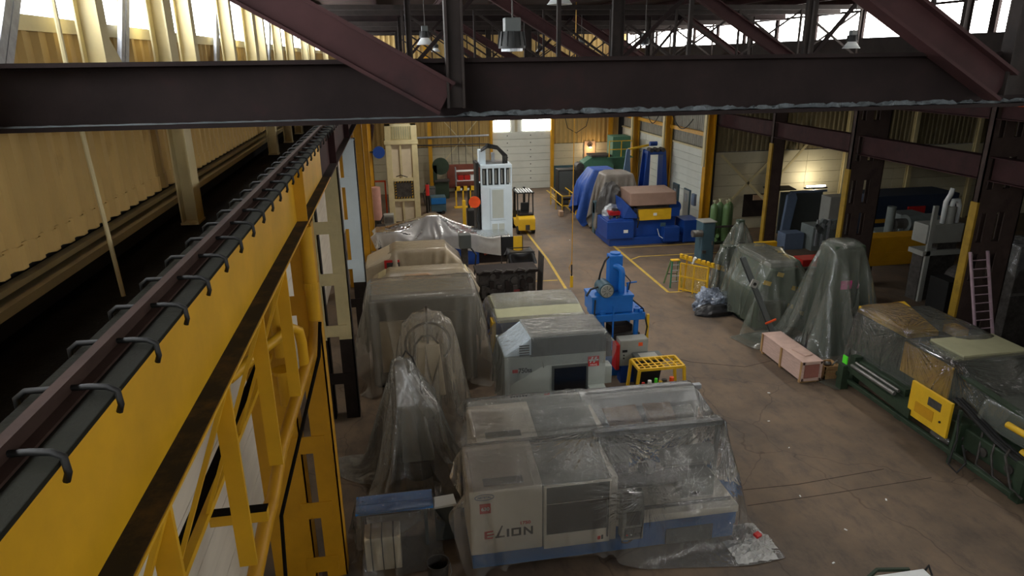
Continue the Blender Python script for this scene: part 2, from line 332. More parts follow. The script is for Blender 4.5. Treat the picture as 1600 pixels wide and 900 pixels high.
# ---- ribbed metal sheets
def sheet_mesh(name, width, h, ribs, depth, mat):
    """trapezoid-ribbed sheet: width along +x, height along z, ribs towards -y"""
    p = width / ribs; prof = []
    for i in range(ribs): prof += [(i * p, 0), (i * p + p * .42, 0), (i * p + p * .56, -depth), (i * p + p * .86, -depth)]
    prof.append((width, 0)); n = len(prof); mb = MB()
    mb.add([(x, y, 0) for x, y in prof] + [(x, y, h) for x, y in prof], [(i, i + 1, n + i + 1, n + i) for i in range(n - 1)])
    o = mb.build(name, mat, solid=.004); return o
def sheet_row(parent, name, width, h, ribs, depth, mat, p0, direction, count, skip=()):
    """sheets side by side from p0 along +x (rz 0), or along y"""
    rz = {'x': 0.0, 'y': math.pi / 2, '-y': -math.pi / 2}[direction]; dv = {'x': Vector((1, 0, 0)), 'y': Vector((0, 1, 0)), '-y': Vector((0, -1, 0))}[direction]
    src = None
    for i in range(count):
        if i in skip: continue
        loc = Vector(p0) + dv * (width * i)
        if src is None:
            src = sheet_mesh(name, width, h, ribs, depth, mat); o = src; o.parent = parent; o.location = loc; o.rotation_euler = (0, 0, rz)
        else:
            o = inst(src, name, loc, parent, rz)
            b = o.modifiers.new('solid', 'SOLIDIFY'); b.thickness = .004
def boards(parent, name, axis, fixed, a, b, seg, z0, z1, h, mat, th=.06, sign=1):
    n = int(round((z1 - z0) / h)); src = None; k = max(1, int(round((b - a) / seg))); L = (b - a) / k
    for i in range(n):
        for j in range(k):
            if src is None:
                mb = MB()
                if axis == 'y': mb.box(0, th, .006, L - .006, .007, h - .007)
                else: mb.box(.006, L - .006, 0, th, .007, h - .007)
                src = mb.build(name, mat, bevel=.006); o = src; o.parent = parent
            else: o = inst(src, name, (0, 0, 0), parent)
            jit = random.uniform(-.006, .006)
            o.location = (fixed + jit, a + j * L, z0 + i * h) if axis == 'y' else (a + j * L, fixed + jit, z0 + i * h)

# left wall: painted lower boards, ledge strips, ribbed siding, daylit clerestory
wall_left = sempty('wall_left', 'cream ribbed siding wall above painted lower wall')
MB().box(XL - .2, XL - .07, -12, YB_, 0, 10.42).build('wall_core', DARK, wall_left)
boards(wall_left, 'wall_panel', 'y', XL - .06, -12, YB_, 9.4, 0, 7.7, .55, LWALL)
sheet_row(wall_left, 'siding_sheet', 1.24, 1.9, 4, .055, CRW, (XL + .03, -11.0, 8.5), 'y', 52)
sheet_row(wall_left, 'siding_skirt', 1.24, .2, 4, .055, CRW, (XL + .05, -11.0, 8.32), 'y', 52)
MB().box(XL, XL + .1, -12, YB_, 8.2, 8.25).build('girt_strip', CRM, wall_left)
MB().box(XL, XL + .16, -12, YB_, 8.06, 8.14).build('girt_strip', CRM, wall_left)
MB().box(XL - .1, XL + .1, -12, YB_, 10.28, 10.42).build('sill_beam', CRM, wall_left)
win_l = sempty('window_1', 'daylit clerestory glazing along the left wall')
for i in range(21):
    y = -11.6 + i * 3.1
    MB().box(XL - .12, XL - .1, y + .04, y + 3.06, 10.44, 11.9).build('pane', DAYC, win_l)
    MB().box(XL - .14, XL - .04, y - .04, y + .04, 10.42, 11.95).build('mullion', CRM, win_l)
# near-black walkway plate between wall and girder
walk = struct(MB().box(XL, -1.95, -12, YB_, 7.74, 7.82).build('floor_walkway', WALK), 'near-black walkway plate beside the crane rail')
# back wall
wall_back = sempty('wall_back', 'far cream ribbed wall with sectional door')
MB().box(XL - .2, 7.5, YB_ + .08, YB_ + .2, 0, ROOFZ).build('wall_core', DARK, wall_back)
MB().box(12.25, XR + .2, YB_ + .08, YB_ + .2, 0, ROOFZ).build('wall_core', DARK, wall_back)
MB().box(7.5, 12.25, YB_ + .08, YB_ + .2, 6.0, ROOFZ).build('wall_core', DARK, wall_back)
boards(wall_back, 'wall_panel', 'x', YB_, XL, 7.4, 3.6, 0, 3.5, .58, BOARDB)
boards(wall_back, 'wall_panel', 'x', YB_, 12.35, XR, 2.9, 0, 3.5, .58, BOARDB)
sheet_row(wall_back, 'siding_sheet', 1.07, 5.5, 3, .05, CRW, (XL, YB_ - .02, 6.35), 'x', 20)
sheet_row(wall_back, 'siding_sheet', 1.07, 2.8, 3, .05, CRW, (XL, YB_ - .02, 3.52), 'x', 10)
sheet_row(wall_back, 'siding_sheet', 1.07, 2.8, 3, .05, CRW, (12.4, YB_ - .02, 3.52), 'x', 5)
MB().box(12.4, 16.6, YB_ - .06, YB_ - .03, 0, 1.75).build('dado_panel', TEAL, wall_back)
# sectional door
door = sempty('door_1', 'white sectional overhead door with two bright lites')
MB().box(7.4, 12.4, YB_ + .07, YB_ + .1, 0, 6.1).build('door_back', BOARDW, door)
MB().box(7.36, 7.56, YB_ - .22, YB_ + .02, 0, 6.2).build('door_jamb', YC, door)
MB().box(12.2, 12.44, YB_ - .22, YB_ + .02, 0, 6.2).build('door_jamb', YC, door)
MB().box(7.36, 12.44, YB_ - .2, YB_ + .02, 5.95, 6.2).build('door_head', CRM, door)
for i in range(8):
    s = MB().box(7.56, 12.2, YB_ + .0, YB_ + .06, i * .56 + .01, i * .56 + .55).build('door_section', BOARDW, door, bevel=.012)
    if i: 
        for x in (8.75, 10.6): MB().cyl((x, YB_ - .01, i * .56 + .28), (x, YB_ + .01, i * .56 + .28), .045, 8).build('port', BLK, s)
MB().box(7.56, 12.2, YB_ + .02, YB_ + .06, 4.5, 5.95).build('door_section', BOARDW, door)
MB().box(7.7, 8.95, YB_ - .02, YB_ + .01, 4.55, 5.9).build('lite', DAYP, door)
MB().box(9.95, 12.15, YB_ - .02, YB_ + .01, 4.55, 5.9).build('lite', DAYP, door)
MB().box(9.35, 9.55, YB_ - .03, YB_ + .01, 4.5, 5.95).build('stile', BOARDB, door)
# right wall of the main hall (far half) and its columns
wall_right = sempty('wall_right', 'white boarded right wall below grey ribbed siding')
MB().box(XR + .12, XR + .25, 37.4, YB_, 0, 10.5).build('wall_core', DARK, wall_right)
boards(wall_right, 'wall_panel', 'y', XR + .02, 37.5, YB_, 5.4, 0, 4.65, .465, BOARDW)
MB().box(XR - .06, XR + .1, 37.5, YB_, 4.64, 4.74).build('drip_strip', CRM, wall_right)
sheet_row(wall_right, 'siding_sheet', 1.15, 5.6, 4, .05, GREYS, (XR + .1, YB_ - .05, 4.78), '-y', 14)
MB().box(XR - .22, XR - .02, 37.4, YB_, 5.5, 5.72).build('girt', YC, wall_right)
MB().box(XR - .12, XR - .02, 37.4, YB_, 7.4, 7.55).build('girt', CRM, wall_right)
for n, (ya, z) in enumerate(((41.7, 2.05), (39.9, 2.0))):
    d = sempty('door_%d' % (n + 2), 'grey personnel door in the white boarded wall')
    MB().box(XR - .06, XR + .02, ya, ya + .95, 0, z).build('frame', TEAL, d)
    MB().box(XR - .09, XR - .05, ya + .07, ya + .88, .02, z - .07).build('leaf', HDARK if n == 0 else PGREY, d, bevel=.01)
    MB().box(XR - .11, XR - .08, ya + .3, ya + .65, 1.2, 1.7).build('lite', GALV, d)
# side bay
struct(MB().box(XR + .2, 42, 37.62, 37.8, 0, 4.63).build('wall_side_core', DARK))
struct(MB().box(XR + .2, 42, 37.62, 37.8, 4.68, 9.6).build('wall_side_core', DARK))
wall_side = sempty('wall_side', 'beige boarded wall of the side bay with dark siding above')
boards(wall_side, 'wall_panel', 'x', 37.5, XR + .2, 42, 5.9, 0, 4.62, .66, BOARDB)
sheet_row(wall_side, 'siding_sheet', 1.2, 5.4, 4, .06, OLS, (XR + .2, 37.5, 4.66), 'x', 20)
for x in (22.3, 26.6, 31.0, 35.4): MB().ibeam((x, 37.3, 0), (x, 37.3, 9.6), .25, .25).build('wall_post', CRM, wall_side)
for a, b in (((18.6, 4.5), (22.2, 1.2)), ((18.6, 1.0), (22.2, 4.6)), ((22.4, 3.2), (24.3, 5.4))):
    MB().bar((a[0], 37.22, a[1]), (b[0], 37.22, b[1]), .05, .14).build('brace', CRM, wall_side)
op = MB().box(20.35, 21.9, 37.36, 37.44, .75, 2.1).build('hatch', BRD, wall_side)
MB().box(20.9, 21.7, 37.3, 37.36, 1.75, 2.06).build('hatch_light', CARD, op)
struct(MB().box(41.9, 42.1, -12, 37.6, 0, 9.7).build('wall_far_side', OLS), 'dark far wall of the side bay')
struct(MB().box(XR + .2, 42, -12, 37.6, 9.6, 9.75).build('ceiling_side_bay', ROOFM), 'dark low roof of the side bay')
struct(MB().box(XL - .2, 42, -12.2, -12, 0, 10.4).build('wall_near', BOARDW), 'wall behind the viewpoint')
near_fill = sempty('near_fill_panes', 'added glowing panes across the unseen near end, lighting the machine fronts')  # panes added behind the camera to light faces turned toward it
for i in range(7):
    x = XL + i * 3.06
    MB().box(x + .06, x + 3.0, -12.12, -12.1, 10.44, 11.9).build('pane' if i in (2, 4) else 'blind_panel', DAYC if i in (2, 4) else BRD, near_fill); MB().box(x - .06, x + .06, -12.16, -12.0, 10.4, 12).build('mullion', CRM, near_fill)
# clerestory on the right
win_r = sempty('window_2', 'daylit clerestory glazing along the right side above the side bay')
MB().box(XR, XR + .2, -12, YB_, 9.6, 10.55).build('sill_wall', BRD, win_r)
for i in range(21):
    y = -11.6 + i * 3.1
    MB().box(XR + .1, XR + .12, y + .12, y + 2.98, 10.56, 11.5).build('pane', DAYP, win_r)
    MB().box(XR + .0, XR + .18, y - .12, y + .12, 10.55, 11.95).build('mullion', BRN, win_r)
    MB().box(XR + .1, XR + .12, y + .12, y + 2.98, 11.58, 11.8).build('pane', DAYP, win_r)
MB().box(XR + .0, XR + .18, -12, YB_, 11.8, 12).build('head', BRN, win_r)
MB().box(XR + .04, XR + .16, -12, YB_, 11.5, 11.58).build('transom', BRN, win_r)
# roof
roof = struct(MB().box(XL - .3, XR + .4, -12.2, YB_ + .3, ROOFZ, ROOFZ + .15).build('ceiling', ROOFM), 'dark reddish roof deck')
for i in range(10):
    x = -2.6 + i * 2.25
    MB().ibeam((x, -12, 11.88), (x, YB_, 11.88), .22, .12).build('purlin', MAR, roof)
for i in range(6):
    y = 27 + i * 4.6
    MB().box(XL, XR, y, y + .12, 11.5, 11.72).build('cross_purlin', BRD, roof)

# ================================================================ ROOF TRUSSES
def debris(parent, Y, n0):
    rr = random.Random(int(Y * 10)); mb = MB(); xs = np.arange(XL + .08, XR - .08, .06); k = 5
    for i, x in enumerate(xs):
        amp = .006 if x < .6 else .045
        for j in range(k):
            y = Y - .145 + j * .03 + rr.uniform(-.008, .008); h = amp * rr.random() * (1 if 0 < j else .25); mb.v.append(Vector((x + rr.uniform(-.02, .02), y, 9.517 + h)))
    for i in range(len(xs) - 1):
        for j in range(k - 1): mb.f.append((i * k + j, (i + 1) * k + j, (i + 1) * k + j + 1, i * k + j + 1))
    mb.build('dust_layer', DUST, parent)
def truss(Y, heavy, label):
    t = thing('roof_truss', label, 'roof truss', (7.4, Y, 9.48), group='roof trusses')
    zb, zt = 9.74, 11.62
    if heavy:
        c = MB().ibeam((XL + .05, Y, zb), (XR - .05, Y, zb), .52, .3, .035, .03).build('bottom_chord', BRN, t)
        debris(c, Y, 1.0 if Y < 10 else 14)
        MB().ibeam((XL + .05, Y, zt), (XR - .05, Y, zt), .3, .26, .03, .03).build('top_chord', BRN, t)
        for x, w in ((.54, .15), (5.98, .32), (11.42, .2), (16.3, .24)):
            MB().ibeam((x, Y - .2, 9.6), (x, Y - .2, zt), w, .14, .02, .02, up=(1, 0, 0)).build('post', BRD, t)
        for x0, x1 in ((-2.95, .46), (2.45, 5.82), (8.0, 11.3), (13.1, 16.2)):
            d = MB().ibeam((x0, Y - .22, 11.62), (x1, Y - .22, 9.68), .30, .2, .03, .025, up=(0, 0, 1)).build('diagonal', MAR, t)
        for x0, x1 in ((.7, 2.3), (6.1, 7.9), (11.6, 13.0)):
            if Y > 10: MB().bar((x0, Y - .2, 9.9), (x1, Y - .2, 11.55), .08, .1).build('diagonal', BRN, t)
    else:
        MB().bar((XL + .05, Y, 9.8), (XR - .05, Y, 9.8), .14, .18).build('bottom_chord', BRD, t)
        MB().bar((XL + .05, Y, zt), (XR - .05, Y, zt), .14, .16).build('top_chord', BRD, t)
        for k in range(8):
            x = .54 + k * 2.42
            if Y > 10 and not (Y < 14 and k in (0,)): MB().bar((x, Y, 9.85), (x, Y, zt), .07, .07).build('post', BRD, t)
            if x + 2.4 < XR:
                if Y > 20: MB().bar((x, Y, 11.5), (x + 2.42, Y, 9.9), .05, .08).build('diagonal', BRD, t)
                if k > 2 and Y > 20: MB().bar((x, Y + .06, 9.9), (x + 2.42, Y + .06, 11.5), .05, .06).build('diagonal', BRD, t)
    return t
names = ['large brown roof truss with rusty beam crossing close in front of the view', 'second heavy brown roof truss behind the near beam', 'third heavy brown roof truss in the middle of the hall', 'farthest heavy brown roof truss near the far cream wall']
for y, n in zip((6.2, 18.6, 31.0, 43.4), names): truss(y, True, n)
for y, n in zip((12.4, 24.8, 37.2, 49.6), ['light dark lattice truss between the first and second heavy trusses', 'light dark lattice truss between the second and third heavy trusses', 'light dark lattice truss between the third and farthest heavy trusses', 'light dark lattice truss hanging just before the far cream wall']): truss(y, False, n)

# high-bay lamps hanging under the roof
def highbay(p, s, label, ztop=11.6, bell=True):
    x, y, z = p; t = thing('high_bay_lamp', label, 'lamp', p, group='high bay lamps')
    MB().tube([(x, y, ztop), (x + .01, y, z + .42 * s)], .012, 6).build('chain', IRON, t)
    MB().box(x - .11 * s, x + .11 * s, y - .1 * s, y + .1 * s, z + .24 * s, z + .42 * s).build('driver_box', HDARK, t, bevel=.01)
    b = MB().lathe([(0, .24 * s), (.16 * s, .24 * s), (.19 * s, .08 * s), (.19 * s, .02 * s), (0, .02 * s)], (x, y, z), 18).build('heat_sink', BLK, t, smooth=2)
    for k in range(12):
        a = k * math.pi / 6; MB().bar((x + .17 * s * math.cos(a), y + .17 * s * math.sin(a), z + .05 * s), (x + .15 * s * math.cos(a), y + .15 * s * math.sin(a), z + .24 * s), .01, .07 * s, (math.cos(a), math.sin(a), 0)).build('fin', BLK, b)
    if bell: MB().lathe([(.12 * s, .05 * s), (.2 * s, -.06 * s), (.3 * s, -.2 * s), (.31 * s, -.2 * s), (.31 * s, -.215 * s), (.28 * s, -.2 * s), (.1 * s, .0)], (x, y, z), 22).build('shade', WHITE2, t, smooth=True)
    else: MB().cyl((x, y, z - .02 * s), (x, y, z + .02 * s), .15 * s, 18).build('lens', GALV, t)
LAMPS = [(at(664, 60, 19.6), .75, 'small high bay lamp with white bell shade on a chain', True),
 (at(800, 78, 10.0), 1.0, 'black finned high bay lamp just above the near beam', False),
 (at(908, 74, 30), .85, 'dim high bay lamp among the diagonals before the cream far wall', False),
 (at(962, 72, 27), .8, 'white shaded high bay lamp left of the bright right clerestory', True),
 (at(1007, 70, 22), .8, 'black high bay lamp before the first bright clerestory panes', False),
 (at(1331, 66, 17), .7, 'grey high bay lamp below the right clerestory panes', True),
 (Vector((2.5, 38.5, 10.5)), .8, 'far high bay lamp above the white press tower', True),
 (Vector((9.5, 45.0, 10.5)), .8, 'farthest high bay lamp before the overhead door', True),
 (Vector((3.4, 14.2, 11.15)), .8, 'added out-of-view high bay lamp lighting the nearest machines', True)]  # last lamp is added out of view to light the near machines
LAMP_W = 420.0
for p, s, lab, bell in LAMPS:
    highbay(p, s, lab, 12.0, bell)
    if lab.startswith('black finned'): continue      # this one is switched off
    ld = bpy.data.lights.new('lamp_light', 'SPOT'); ld.energy = LAMP_W * (3.8 if p.y > 29 else .25 if p.y < 18 else 1.2); ld.spot_size = math.radians(140); ld.spot_blend = .8; ld.shadow_soft_size = .28; ld.color = (1.0, .95, .87)
    o = bpy.data.objects.new('lamp_light', ld); COL.objects.link(o); o.location = (p.x, p.y, p.z - .3 * s)

# ================================================================ LEFT CRANE RUNWAY
GX, GT, GB, HW = -1.715, 8.385, 7.39, .215
def girder(y0, y1, mat, mdust, label, x=GX, top=GT, bot=GB, hw=HW, stiff=()):
    g = thing('runway_girder', label, 'girder', (x, (y0 + y1) / 2, bot), group='crane runway girders')
    MB().box(x - .02, x + .02, y0, y1, bot + .03, top - .03).build('web', mat, g)
    MB().box(x - hw, x + hw, y0, y1, top - .03, top).build('top_flange', FLG if x < 0 else mat, g, bevel=.006)
    b = MB().box(x - hw, x + hw, y0, y1, bot, bot + .028).build('bottom_flange', mat, g, bevel=.006)
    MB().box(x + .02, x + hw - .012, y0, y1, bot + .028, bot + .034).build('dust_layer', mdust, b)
    for y in stiff: MB().box(x + .02, x + hw - .02, y - .015, y + .015, bot + .03, top - .03).build('stiffener', mat, g)
    return g
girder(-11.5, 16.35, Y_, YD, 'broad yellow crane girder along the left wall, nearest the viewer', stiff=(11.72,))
girder(16.35, 53.4, MAR, BRD, 'maroon far length of the left crane girder', stiff=(18.6, 24.8, 31, 37.2, 43.4, 49.6))
rail = thing('crane_rail', 'rusty crane rail held by hooked clips on the left girder', 'rail', (GX, 20, GT))
MB().prism([(GX - .07, GT), (GX + .07, GT), (GX + .07, GT + .015), (GX + .02, GT + .03), (GX + .015, GT + .07), (GX + .035, GT + .08), (GX + .03, GT + .11), (GX - .03, GT + .11), (GX - .035, GT + .08), (GX - .015, GT + .07), (GX - .02, GT + .03), (GX - .07, GT + .015)], -11.5, 53.3, 'y').build('rail_bar', RUST, rail)
src = None
for k in range(46):
    y = 2.83 + .622 * (k - 5)
    pth = [(GX - .24, 0, GT - .05), (GX - .24, 0, GT + .02), (GX - .2, .015, GT + .05), (GX - .05, .02, GT + .045), (GX + .1, .01, GT + .05), (GX + .19, 0, GT + .045), (GX + .235, -.004, GT + .02), (GX + .24, -.006, GT - .06), (GX + .225, -.006, GT - .1)]
    if src is None:
        src = MB().tube(pth, .017, 7).build('hook_clip', BLK, rail, smooth=True); src.location = (0, y, 0)
    else: inst(src, 'hook_clip', (0, y, 0), rail)
for o in rail.children:
    if o.name.startswith('hook_clip'): o.location = (o.location.x, o.location.y, o.location.z)

# columns under the left girder: two legs tied by batten plates
def runway_column(Y, mat, low, label, xl=(-3.0, -2.12), xr=(-1.9, -1.5), battens=None, lowz=0, bh=.42, d=.42):
    c = thing('runway_column', label, 'column', (-2.1, Y, 0), group='left crane columns')
    for (a, b) in (xl, xr):
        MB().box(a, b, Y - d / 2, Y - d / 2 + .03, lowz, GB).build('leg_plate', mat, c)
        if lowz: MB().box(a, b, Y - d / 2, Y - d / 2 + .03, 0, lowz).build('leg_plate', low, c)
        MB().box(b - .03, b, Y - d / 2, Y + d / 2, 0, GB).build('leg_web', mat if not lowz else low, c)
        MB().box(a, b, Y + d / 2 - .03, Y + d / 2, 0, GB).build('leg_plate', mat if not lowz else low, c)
    for z in (battens or [0.2, 1.64, 3.1, 4.5, 5.9]):
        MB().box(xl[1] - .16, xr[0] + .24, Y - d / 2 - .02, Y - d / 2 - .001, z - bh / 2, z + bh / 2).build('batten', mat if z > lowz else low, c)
    MB().box(xl[0], xr[1], Y - d / 2 - .03, Y + d / 2 + .03, GB - .04, GB - .002).build('cap_plate', mat, c)
    return c
runway_column(12.0, YC, YC, 'tall yellow built-up column with rectangular slots, lower left', xl=(-2.9, -2.1), xr=(-1.9, -1.5), battens=[-0.05 + .4, 1.64, 3.1, 4.5, 5.9], bh=.36)
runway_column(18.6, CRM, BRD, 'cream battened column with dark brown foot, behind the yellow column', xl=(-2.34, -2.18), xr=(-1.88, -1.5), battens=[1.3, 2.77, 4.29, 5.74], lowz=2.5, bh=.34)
runway_column(24.8, PALEB, BRD, 'battened column coloured pale for the light on it, second behind the yellow column', xl=(-2.4, -2.2), xr=(-1.8, -1.35), battens=[1.4, 2.9, 4.4, 5.9], lowz=2.2, bh=.34)  # pale blue-white colour stands in for light falling on this column
runway_column(31.0, YC, YC, 'yellow far column behind the pale column', xl=(-2.4, -2.1), xr=(-1.7, -1.35))
runway_column(37.2, YC, YC, 'yellow far column beside the cream press tower', xl=(-2.4, -2.1), xr=(-1.7, -1.35))
runway_column(43.4, YC, YC, 'farthest yellow column at the left of the hall', xl=(-2.4, -2.1), xr=(-1.7, -1.35))

# wall posts and sway braces in front of the left clerestory
for i, y in enumerate((4.0, 7.9, 10.2, 11.35, 14.1, 16.4, 17.6, 20.2, 22.6, 26.4, 28.8, 35)):
    main = i in (2, 5, 8, 10)
    w = .34 if main else .2
    z0 = 9.95 if i in (1, 3, 4, 5) else 7.82
    t = thing('wall_post', ['cream post at far left before the clerestory', 'narrow cream post beside the silver braces', 'broad cream post standing on the dark walkway', 'cream post just right of the broad cream post', 'narrow cream post behind the second silver brace', 'broad cream post further along the walkway', 'cream post paired with the further broad post', 'narrow cream post deep along the left wall', 'broad cream post deep along the left wall', 'cream post where the girder turns maroon', 'broad far cream post near the maroon girder', 'farthest cream post on the left walkway'][i], 'post', (-2.9, y, 7.82), group='left wall posts')
    MB().ibeam((-2.9, y, z0), (-2.9, y, 11.9), .22, w, .02, .02, up=(1, 0, 0)).build('shaft', CRM, t)
    MB().box(-3.02, -2.78, y - w * .55, y + w * .55, z0, z0 + .03).build('base_plate', CRM, t)
for i, (ya, yb, m, lab) in enumerate(((6.4, 7.75, SILV, 'silver double-angle brace at the top left corner'), (9.15, 7.2, CRM, 'cream diagonal brace leaning left before the clerestory'), (9.15, 10.2, SILV, 'silver brace meeting the broad cream post'), (13.9, 15.0, SILV, 'silver brace further along the clerestory'), (19.8, 21.2, SILV, 'farthest silver brace along the clerestory'), (4.6, 3.2, CRM, 'cream diagonal brace left out near the frame edge'))):
    t = thing('sway_brace', lab, 'brace', (-3.1, ya, 9.85), group='left wall braces')
    for o in (-.07, .07): MB().bar((-3.12, ya + o, 9.85), (-3.12, yb + o, 11.7), .05, .1, (0, 1, 0)).build('angle', m, t)
t = thing('hanging_rod', 'thin cream rod hanging before the ribbed siding', 'rod', (-2.62, 6.3, 7.82))
MB().tube([(-2.82, 6.95, 11.9), (-2.82, 6.95, 10.0), (-2.8, 6.95, 9.2), (-2.72, 6.9, 7.82)], .022, 8).build('rod', CRM, t)

# yellow frame, struts and pipes below the left girder
t = thing('girder_frame', 'yellow frame of posts and rail under the left girder', 'frame', (-2.0, 5, 5.5))
MB().box(-2.46, -2.36, -8, 11.6, 5.02, 5.1).build('rail_beam', Y_, t); MB().box(-2.62, -2.46, -8, 11.6, 5.0, 5.04).build('rail_tray', WALK, t)
for y in (.8, 2.6, 3.95, 5.67, 7.41, 9.2):
    MB().box(-1.72, -1.56, y + .05, y + .09, 5.4, GB).build('post', Y_, t); MB().bar((-1.55, y + .02, GB), (-2.38, y - .3, 5.08), .04, .1, (0, 1, 0)).build('brace', Y_, t)
t = thing('cross_strut', 'yellow strut joining the girder frame to the sloping pipe', 'strut', (-2.0, 7.2, 4.9)); MB().box(-2.4, -1.75, 7.15, 7.25, 4.85, 5.0).build('channel', Y_, t); MB().box(-2.4, -1.75, 7.13, 7.27, 5.0, 5.015).build('channel_top', WALK, t)
t = thing('cross_strut', 'dark strut low between the girder frame and the wall pipe', 'strut', (-2.2, 5.4, 4.3)); MB().box(-2.5, -2.1, 5.35, 5.45, 4.15, 4.4).build('channel', WALK, t)
t = thing('drain_pipe', 'fat yellow pipe beside the yellow column, bending down toward the viewer', 'pipe', (-1.6, 11.5, 5))
MB().tube([(-1.55, 11.45, 7.39), (-1.55, 11.45, 5.75)], .11, 16).build('riser', Y_, t, smooth=2); MB().cyl((-1.55, 11.45, 6.3), (-1.55, 11.45, 6.42), .125, 16).build('coupling', Y_, t)
MB().tube([(-1.55, 11.45, 5.8), (-1.57, 11.4, 5.5), (-1.65, 11.2, 5.2), (-1.75, 10.9, 5.0), (-2.08, 10.0, 4.14), (-2.2, 9.3, 3.55)], .1, 14).build('sloping_run', YC, t, smooth=2)
MB().tube([(-2.2, 9.35, 3.6), (-2.26, 9.15, 3.45), (-2.4, 8.6, 2.9), (-2.55, 7.6, 1.9)], .115, 14).build('lower_run', YC, t, smooth=2)
t = thing('drain_pipe', 'second yellow pipe with flanged end left of the yellow column', 'pipe', (-2.15, 11, 4.8))
MB().tube([(-2.1, 11.0, 7.38), (-2.1, 11.0, 5.3)], .1, 16).build('riser', Y_, t, smooth=2); MB().cyl((-2.1, 11, 5.0), (-2.1, 11, 5.06), .18, 18).build('flange', Y_, t); MB().cyl((-2.1, 11, 4.4), (-2.1, 11, 5.0), .11, 16).build('stub', Y_, t)
MB().tube([(-2.6, 9.6, 5.6), (-2.2, 10.3, 5.75), (-1.85, 10.85, 5.85), (-1.76, 10.95, 5.75), (-1.74, 11.0, 5.5), (-1.74, 11.0, 4.9)], .085, 14).build('branch', Y_, t, smooth=2)
t = thing('cable_bundle', 'dark taped cable running down along the sloping yellow pipe', 'cable', (-1.7, 10, 4))
MB().tube([(-1.45, 11.3, 5.75), (-1.5, 11.1, 5.2), (-1.85, 10.2, 4.1), (-2.1, 9.4, 3.3), (-2.1, 9.0, 2.0), (-2.2, 8.8, .3)], .03, 8).build('cable', WALK, t)
